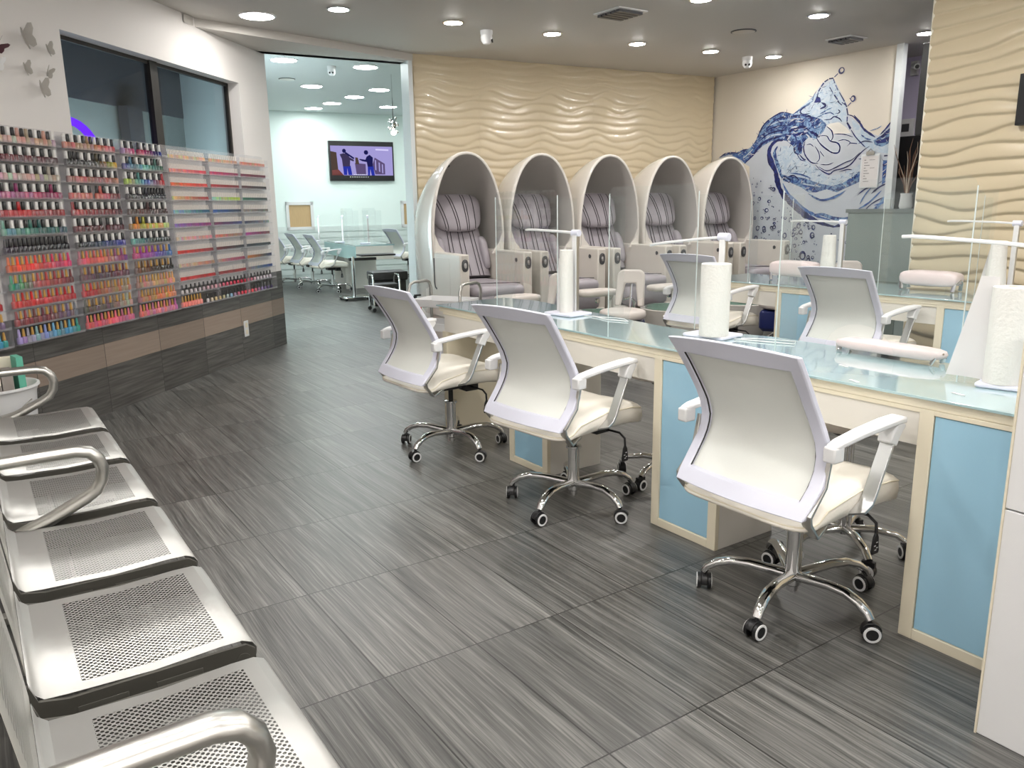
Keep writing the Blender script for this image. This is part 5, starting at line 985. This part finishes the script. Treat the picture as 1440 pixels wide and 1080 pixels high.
def pedi_tub():
    t=empty('pedicure_tub',(0,0,0))
    q=MB()
    def ov(r,z,cx=0): return [(cx+r*1.05*math.cos(a),r*math.sin(a),z) for a in [2*PI*k/28 for k in range(28)]]
    q.loft([ov(.20,0),ov(.24,.03),ov(.27,.20),ov(.30,.33),ov(.305,.35),ov(.29,.355),ov(.255,.35)],True,False); q.obj('tub_body','egg',t,smooth=50)
    q=MB(); q.loft([ov(.262,.352),ov(.262,.365),ov(.245,.362),ov(.22,.27),ov(.12,.22),ov(.01,.215)],False,True); q.obj('glass_bowl','green',t,smooth=60)
    q=MB(); q.tube([(-.12,.16,.34),(-.12,.16,.46),(-.06,.13,.50)],.022,10); q.obj('footrest_post','box',t); q=MB(); q.pad(-.10,.0,.535,.11,.20,.034,.5,.5,26,8,lambda x,y,z:(x,y,z+.02*x)); q.obj('footrest','stoolv',t,smooth=70)
    q=MB(); q.lathe([(.018,0),(.022,.01),(.018,.03)],(-.02,-.05,.47),14,'x'); q.obj('knob','chrome',t)
    q=MB(); q.tube([(.16,.22,.35),(.17,.23,.46),(.14,.20,.50),(.09,.17,.48)],.012,8); q.obj('faucet','chrome',t)
    return t
e0=egg_chair(); index_kids(e0); t0=pedi_tub(); index_kids(t0)
NM=['leftmost white egg pedicure chair, beside the white partition edge','second white egg pedicure chair from the left','middle one of the five white egg pedicure chairs','fourth white egg pedicure chair from the left','rightmost white egg pedicure chair, against the mural wall']
TN=['behind the steel trolley','in front of the second egg chair','left of the U backed stool','behind the paper towel roll','in front of the rightmost egg chair']
for i in range(5):
    s=.19+.80*i; x,y=eg(s,0); lb=NM[i]
    if i==0: e0.location=(x,y,0); e0.rotation_euler=(0,0,EM); tag(e0,lb,'pedicure chair','white egg shaped pedicure chairs')
    else: copy_tree(e0,(x,y,0),EM,lb,'pedicure chair','white egg shaped pedicure chairs')
    x,y=eg(s,1.86)
    if i==0: t0.location=(x,y,0); t0.rotation_euler=(0,0,EM); tag(t0,'white pedicure tub with green bowl '+TN[i],'pedicure tub','pedicure tubs at the egg chairs')
    else: copy_tree(t0,(x,y,0),EM,'white pedicure tub with green bowl '+TN[i],'pedicure tub','pedicure tubs at the egg chairs')
# ------------------------------------------------------------ trolleys
def trolley():
    t=empty('trolley',(0,0,0)); L,Wd=.24,.16
    for sx in (-1,1):
        q=MB(); q.tube([(sx*L,-Wd,.06),(sx*L,-Wd,.65),(sx*L,-Wd+.025,.695),(sx*L,-Wd+.07,.71),(sx*L,Wd-.07,.71),(sx*L,Wd-.025,.695),(sx*L,Wd,.65),(sx*L,Wd,.06)],.012,10); q.obj('end_frame','steel',t,smooth=60)
        for sy in (-1,1): q=MB(); q.lathe([(.024,-.010),(.027,0),(.024,.010)],(sx*L,sy*Wd,.027),14,'y'); q.box(sx*L-.014,sx*L+.014,sy*Wd-.012,sy*Wd+.012,.03,.07); q.obj('caster','black',t)
    for z in (.52,.33,.14):
        q=MB(); q.box(-L+.012,L-.012,-Wd+.01,Wd-.01,z,z+.006)
        for a in (-1,1): q.box(-L+.012,L-.012,a*(Wd-.013)-.003,a*(Wd-.013)+.003,z,z+.06); q.box(a*(L-.015)-.003,a*(L-.015)+.003,-Wd+.01,Wd-.01,z,z+.06)
        q.obj('tray','white',t,bev=.001)
    return t
tr=trolley(); index_kids(tr); tr.location=(3.16,5.62,0); tr.rotation_euler=(0,0,R(-62)); tag(tr,'steel framed trolley with white trays behind the far end of the front desk','trolley','white tray trolleys')

q=MB(); q.lathe([(.055,0),(.058,.02),(.058,.36),(.04,.42),(.02,.44)],seg=20); o=empty('fire_extinguisher',(*eg(-.28,.55),0),0,'red fire extinguisher beside the leftmost egg chair','fire extinguisher'); q.obj('cylinder','red',o,smooth=50)
q=MB(); q.lathe([(.018,.44),(.018,.47)],seg=12); q.box(-.01,.06,-.008,.008,.47,.485); q.obj('valve_handle','black',o)
# ------------------------------------------------------------ right side: reception things
q=MB(); q.box(7.20,7.55,4.15,4.75,0,1.20); t=empty('glass_reception_desk',(7.2,4.45,0),0,'grey green reception desk with glass front below the clipboard','reception desk')
b=MB(); b.box(0,.40,-.42,.27,0,1.19); b.obj('body','frostbody',t) if 'frostbody' in M else None
M['frostbody']=mat('grey_green_back_painted_glass',S(142,156,152),.08,spec=.8,coat=.5); b.obj('body','frostbody',t)
b=MB(); b.box(-.012,.42,-.44,.29,1.19,1.225); b.obj('counter_top','dgtop',t) if 'dgtop' in M else None
M['dgtop']=mat('grey_glass_counter_top',S(120,130,128),.1,spec=.8); b.obj('counter_top','dgtop',t)
b=MB(); b.box(-.008,0,-.30,.22,.05,.55); b.obj('lower_panel',mat('darker_grey_green_panel',S(112,124,116),.15),t)
t=empty('branch_vase',(7.42,4.27,1.226),0,'dry brown branches standing in front of the black wall panel','branches')
b=MB(); b.lathe([(.05,0),(.06,.02),(.05,.12),(.055,.14)],seg=16); b.obj('vase','white',t)
rb=random.Random(5)
for k in range(16):
    a=rb.uniform(0,2*PI); r_=rb.uniform(.02,.13); h=rb.uniform(.35,.66); b=MB(); b.tube([(0,0,.08),(r_*.4*math.cos(a),r_*.4*math.sin(a),h*.5),(r_*math.cos(a+.4),r_*math.sin(a+.4),h*.85),(r_*1.2*math.cos(a+.2),r_*1.2*math.sin(a+.2),h)],[.006,.005,.003,.0015],5); b.obj('branch','branchw' if k%4==0 else 'branch',t,smooth=0)
t=empty('black_wall_panel',(7.98,4.27,0),0,'black cabinet panel behind the dry branches','cabinet'); b=MB(); b.box(0,.35,-.5,.47,0,1.93); b.obj('body','black',t,bev=.004)
t=empty('television',(6.05,3.52,2.10),R(6),'black television seen edge-on above the branches, next to the near wave panels','television')
b=MB(); b.box(-.02,.03,-.5,.09,-.14,.62); b.obj('screen_body','black',t,bev=.004); b=MB(); b.box(.03,.06,-.28,-.22,0,.75); b.obj('ceiling_mount','dgrey',t)
t.location=(7.10,3.96,2.0)
t=empty('thermostat_panel',(8.44,4.93,2.04),0,'pale control panel box on the lavender recess wall above the black cabinet','control panel'); b=MB(); b.box(-.03,0,-.10,.08,-.12,.10); b.obj('cover','white',t,bev=.004); b=MB(); b.box(-.034,-.03,-.05,.03,-.03,.05); b.obj('display','dgrey',t)
# clipboard hanging on the mural
t=empty('clipboard',(7.632,4.79,1.62),0,'white clipboard with a written list hanging on the mural','clipboard')
b=MB(); b.box(0,.006,-.085,.115,-.19,.14); b.obj('board','trim',t); b=MB(); b.m=0; b.box(-.002,0,-.075,.10,-.18,.12); b.m=1
pg_=b; b=MB(); b.box(-.014,0,-.03,.055,.13,.165); b.tube([(-.01,-.012,.165),(-.01,.012,.19),(-.01,.036,.165)],.005,6); b.obj('clip','steel',t)
b=pg_
for k in range(9): b.box(-.0026,-.002,.055-.02*(k%3),.075,.08-.026*k,.084-.026*k); b.box(-.0026,-.002,-.04,.02-.01*(k%2),.08-.026*k,.083-.026*k) if k in (0,3) else None
b.obj('paper_sheet',['paper2','dgrey'],t,smooth=0)
# television on the near pillar (only its edge shows)
t=empty('television',(5.455,2.06,1.88),0,'black television on the near wave panels, cut by the right picture edge','television'); b=MB(); b.box(-.02,.03,-.45,.42,-.14,.16); b.box(-.024,-.02,-.44,.41,-.13,.15); b.obj('screen_body','black',t,bev=.003)
# white counter at the right edge
t=empty('reception_counter',(1.926,.80,0),0,'tall white counter end at the right edge, in front of the blue doors','counter')
b=MB(); b.box(0,.9,-.72,0,0,.592); b.obj('lower_body','counterw',t,bev=.002) if 'counterw' in M else None
M['counterw']=mat('satin_white_laminate',S(226,226,226),.28,coat=.2); b.obj('lower_body','counterw',t,bev=.002)
b=MB(); b.box(0,.9,-.72,0,.596,1.08); b.obj('upper_body','counterw',t,bev=.002)
b=MB(); b.box(-.003,.012,-.001,.004,0,1.08); b.obj('edge_strip','cream',t)
# ------------------------------------------------------------ waiting bench
def bench(y0,arms,label):
    t=empty('waiting_bench',(0,y0,0),0,label,'bench','perforated steel waiting benches')
    for k in range(3):
        yc=.26+.52*k
        prof=[(-.012,.455),(-.006,.428),(.01,.413),(.05,.410),(.20,.404),(.33,.410),(.375,.409),(.395,.400),(.404,.385),(.402,.368),(.392,.356)]
        q=MB(); q.loft([[(x,y-yc*0,z) for x,z in prof] for y in (-.221,.221)],closed=False); o=q.obj('seat','seat',t,smooth=60); o.location=(0,yc,0)
        so=o.modifiers.new('thick','SOLIDIFY'); so.thickness=.0009
        q=MB(); bp=[(-.014,.47),(-.022,.56),(-.040,.70),(-.065,.82),(-.078,.85),(-.09,.855)]
        q.loft([[(x,y,z) for x,z in bp] for y in (-.221,.221)],closed=False); o=q.obj('backrest','backsheet',t,smooth=60); o.location=(0,yc,0); so=o.modifiers.new('thick','SOLIDIFY'); so.thickness=.0009
        for s in (-1,1):
            yy=yc+s*.227; q=MB(); pr=[(-.012,.452),(.0,.415),(.05,.404),(.33,.403),(.38,.402),(.398,.388),(.398,.358),(.385,.340),(.36,.336),(.05,.338),(-.02,.35),(-.03,.42)]
            n=len(pr); q.add([(x,yy-.004,z) for x,z in pr]+[(x,yy+.004,z) for x,z in pr],[tuple(range(n)),tuple(range(2*n-1,n-1,-1))]+[(i,i+n,(i+1)%n+n,(i+1)%n) for i in range(n)]); sp=q.obj('side_plate','dsteel',t,smooth=0)
            q=MB(); q.lathe([(.014,-.006),(.014,.006)],(.372,yy,.371),16,'y'); q.obj('plate_boss','dsteel',sp)
            for xa in (.20,.06): q=MB(); q.rbox(xa,xa+.09,yy-.0055,yy+.0055,.358,.382,.002); q.obj('plate_slot','dsteel',sp)
    q=MB(); q.box(.14,.20,.03,1.53,.27,.33); q.obj('beam','dsteel',t,bev=.004)
    for yy in (.25,1.31):
        q=MB(); q.box(.15,.19,yy-.02,yy+.02,.03,.27); q.box(-.10,.42,yy-.022,yy+.022,.012,.04); q.obj('leg','steel',t,bev=.004)
        for x in (-.08,.40): q=MB(); q.lathe([(.02,0),(.022,.012)],(x,yy,0),14); q.obj('foot','black',t)
    for yy in arms:
        q=MB(); q.tube([(-.10,yy,.605),(-.02,yy,.607),(.10,yy,.609),(.19,yy,.609),(.225,yy,.600),(.248,yy,.575),(.256,yy,.545),(.250,yy,.510),(.232,yy,.480),(.20,yy,.460),(.10,yy,.413),(.02,yy,.385),(-.02,yy,.372)],.0185,16,flat=1.6,up=(0,0,1)); q.obj('armrest','steel',t,smooth=70)
    return t
bench(1.03,(.0,),'perforated steel three seat bench nearest the viewer'); bench(2.60,(.0,1.535),'perforated steel three seat bench farther away, toward the polish wall')
# basket of product boxes
t=empty('product_bucket',(.015,4.66,0),0,'white bucket full of product cartons between the bench and the polish wall','bucket')
q=MB(); q.lathe([(.15,.0),(.16,.01),(.195,.42),(.205,.45),(.213,.452),(.212,.462),(.20,.463),(.192,.45),(.157,.02),(.01,.015)],seg=36,cap=True); q.obj('bucket_body','white',t,smooth=40)
q=MB(); q.tube([(.16,-.15,.40),(.10,-.20,.36),(.0,-.225,.345),(-.10,-.20,.36),(-.16,-.15,.40)],.004,8); q.obj('wire_handle','steel',t)
def carton(x,y,z,w,d,h,rz,mt,lb,band=None):
    x=.015+(x-.015)*.86; y=4.66+(y-4.66)*.86
    b=MB(); b.box(-w/2,w/2,-d/2,d/2,0,h); r_=empty('product_carton',(x,y,z),rz,lb,'carton','cartons in the white bucket'); b.obj('carton_body',mt,r_,bev=.001)
    if band: b=MB(); b.box(-w/2-.0006,w/2+.0006,-d/2-.0006,d/2+.0006,h*.15,h*.8); b.obj('label_band',band,r_)
for a in ((.160,4.62,.30,.03,.10,.305,.2,'boxteal','teal and white upright carton at the right side of the white bucket','boxteal'),(.095,4.60,.30,.05,.08,.25,.1,'boxgrey','grey upright carton beside the teal one in the bucket',None),(.03,4.58,.3,.06,.08,.22,.0,'boxcream','cream carton with dark print in the middle of the bucket','boxgrey'),(-.05,4.58,.3,.07,.08,.2,-.1,'boxgrey','grey carton at the left in the bucket',None),(.10,4.735,.3,.10,.05,.29,.0,'boxcream','tall cream carton at the back of the bucket',None),(-.035,4.74,.3,.10,.05,.28,-.05,'boxcream','second tall cream carton at the back left of the bucket','boxteal'),(.0,4.655,.44,.16,.03,.10,.05,'boxred','dark red flat carton lying across the bucket',None)): carton(*a)
# ------------------------------------------------------------ back room
# television
t=empty('television',(0,0,0),0,'wall television in the back room showing two standing men','television'); t.matrix_world=MBk@Matrix.Translation((1.62,-.06,2.155))
q=MB(); q.box(-.62,.62,-.01,.05,-.355,.355); q.obj('housing','black',t,bev=.004)
M['s0']=emis('screen_lavender',S(164,156,214),1.0); M['s1']=emis('screen_dark_blue',S(34,34,92),.8); M['s2']=emis('screen_purple_grey',S(104,88,132),.8); M['s3']=emis('screen_blue_trousers',S(44,56,170),.9); M['s4']=emis('screen_brown',S(96,80,72),.7); M['s5']=emis('screen_pale',S(206,200,240),1.1); M['s6']=emis('screen_grey_shirt',S(70,62,96),.8)
q=MB(); mm=['s0','s1','s2','s3','s4','s5','s6','white','boxred']
def sh(m,pts,k=[0]):
    k[0]+=1; q.m=m; q.add([(x*1.21-.605,-.0112-.0002*k[0],.345-y*.69) for x,y in pts],[tuple(range(len(pts)))[::-1]])
sh(0,[(.01,.11),(.99,.11),(.99,.87),(.01,.87)])
sh(4,[(.01,.25),(.10,.28),(.12,.87),(.01,.87)]); sh(8,[(.02,.74),(.12,.72),(.2,.87),(.02,.87)]); sh(5,[(.72,.17),(.93,.18),(.93,.22),(.72,.21)]); sh(2,[(.38,.55),(.55,.57),(.55,.84),(.40,.84)])
sh(2,[(.66,.60),(.70,.40),(.86,.56),(.86,.84),(.70,.84)]); sh(0,[(.70,.46),(.72,.47),(.72,.74),(.70,.72)]); sh(0,[(.76,.52),(.78,.54),(.78,.78),(.76,.76)]); sh(0,[(.81,.57),(.83,.58),(.83,.82),(.81,.80)])
cir=lambda cx,cy,rx,ry:[(cx+rx*math.cos(a),cy+ry*math.sin(a)) for a in [2*PI*i/12 for i in range(12)]]
sh(3,[(.19,.62),(.31,.62),(.33,.86),(.27,.86),(.255,.68),(.25,.86),(.20,.86)]); sh(6,[(.15,.33),(.21,.30),(.28,.32),(.31,.45),(.30,.64),(.19,.64),(.18,.45)]); sh(6,[(.28,.38),(.37,.47),(.36,.51),(.28,.46)]); sh(1,cir(.22,.24,.03,.055)); sh(1,[(.24,.26),(.38,.42),(.36,.45),(.23,.30)])
sh(3,[(.58,.62),(.67,.62),(.69,.87),(.64,.87),(.62,.70),(.61,.87),(.58,.87)]); sh(1,[(.57,.38),(.62,.33),(.67,.40),(.665,.56),(.66,.64),(.58,.64),(.57,.52),(.50,.50),(.45,.46),(.46,.44),(.55,.46)]); sh(1,cir(.565,.27,.035,.06)); sh(4,[(.39,.40),(.43,.41),(.45,.58),(.39,.58)])
for i in range(7): sh(7,[(.36+.03*i,.84),(.375+.03*i,.84),(.375+.03*i,.86),(.36+.03*i,.86)])
for i in range(9): sh(7,[(.29+.035*i,.905),(.31+.035*i,.905),(.31+.035*i,.92),(.29+.035*i,.92)])
q.obj('screen',mm,t,smooth=0)
# aqua desk with drawers front
t=empty('back_room_desk',(4.95,11.55,0),R(-10),'pale aqua manicure desk in the back room','manicure desk')
b=MB(); b.box(0,.62,0,2.4,.73,.75); b.obj('glass_top','desktop',t); b=MB(); b.box(.01,.60,.0,.02,.52,.728); b.obj('end_panel','whitelam',t); b=MB(); b.box(.0,.02,.02,2.38,.52,.728); b.obj('side_panel','aqua',t) if 'aqua' in M else None
M['aqua']=mat('aqua_side_panel',S(168,208,212),.3); b.obj('side_panel','aqua',t)
for yy in (.9,1.75): b=MB(); b.box(.03,.55,yy,yy+.03,0,.52); b.obj('leg_panel','whitelam',t)
for i,(x,y) in enumerate(((5.10,13.45),(5.22,12.68),(5.34,11.92))):
    copy_tree(lampT,(x,y,.752),R(-24),'slim desk lamp in the back room, %s on the aqua desk'%(['farthest','middle one','nearest'][i]),'lamp','slim desk lamps in the back room')
for i,(x,y) in enumerate(((5.35,13.05),(5.42,12.3))): shield(x+.12,y-.25,y+.25,.7525,.55,.1,'clear acrylic shield on the aqua back room desk, %s'%(['far one','near one'][i]))
# long white counter far left
t=empty('back_counter',(3.55,13.98,0),0,'white counter along the back room wall, behind the left chairs','counter'); b=MB(); b.box(-.6,.6,0,.35,.70,.76); b.obj('top','white',t); b=MB(); b.box(-.6,.6,.03,.33,0,.70); b.obj('body','whitelam',t)
# black stool on chrome trolley
t=empty('rolling_trolley',(4.42,9.45,0),R(-12),'black rolling trolley with chrome handles in the back room doorway','trolley')
for sx in (-1,1):
    q=MB(); q.tube([(sx*.17,-.14,.05),(sx*.17,-.14,.40),(sx*.17,-.09,.46),(sx*.17,.09,.46),(sx*.17,.14,.40),(sx*.17,.14,.05)],.012,8); q.obj('end_frame','chrome',t,smooth=60)
    for sy in (-1,1): q=MB(); q.lathe([(.024,-.012),(.027,0),(.024,.012)],(sx*.17,sy*.14,.027),14,'y'); q.obj('caster','black',t)
for z in (.10,.30): q=MB(); q.rbox(-.16,.16,-.13,.13,z,z+.05,.01); q.obj('tray','blackl',t)
t=empty('black_bench',(4.74,10.02,0),R(-12),'black padded footstool behind the rolling trolley in the back room','footstool'); q=MB(); q.rbox(-.25,.25,-.18,.18,.34,.46,.03); q.obj('cushion','blackl',t); q=MB(); q.box(-.22,.22,-.15,.15,0,.335); q.obj('base','black',t)
t=empty('pedestal_tray',(4.62,10.9,0),R(-8),'black tray table on a chrome pedestal at the end of the aqua desk','tray table')
q=MB(); q.rbox(.10,.62,-.12,.18,.62,.645,.02); q.obj('tray','black',t,bev=.002); q=MB(); q.box(-.05,.35,-.02,.05,.56,.60); q.obj('arm','blackl',t); q=MB(); q.tube([(0,0,.04),(0,0,.62)],.03,12); q.tube([(0,.05,.04),(0,.05,.62)],.012,8); q.obj('column','chrome',t)
q=MB(); q.rbox(-.2,.2,-.2,.2,.03,.05,.05); q.obj('base','chrome',t)
for k in range(4):
    q=MB(); q.lathe([(.02,-.01),(.022,0),(.02,.01)],(.16*(1 if k<2 else -1),.16*(1 if k%2 else -1),.022),12,'y'); q.obj('caster','black',t)
t=empty('lounge_chair',(5.50,9.85,0),R(-20),'grey and black lounge chair at the partition edge in the back room','lounge chair')
q=MB(); q.rbox(-.30,.35,-.35,.35,.0,.38,.04); q.obj('base','dgrey',t); q=MB(); q.rbox(-.32,.37,-.37,.37,.381,.44,.04); q.obj('seat','box',t); q=MB(); q.prism([(-.2,-.02),(.25,-.02),(.25,.03),(-.2,.03)],.45,.95); q.obj('backrest','blackl',t)
q=MB(); q.loft([[(-.42,-.05,.44),(-.12,-.05,.44),(-.12,.05,.44),(-.42,.05,.44)],[(-.20,-.05,.86),(-.12,-.05,.86),(-.12,.05,.86),(-.20,.05,.86)]],True,True); q.obj('side_wing','box',t)
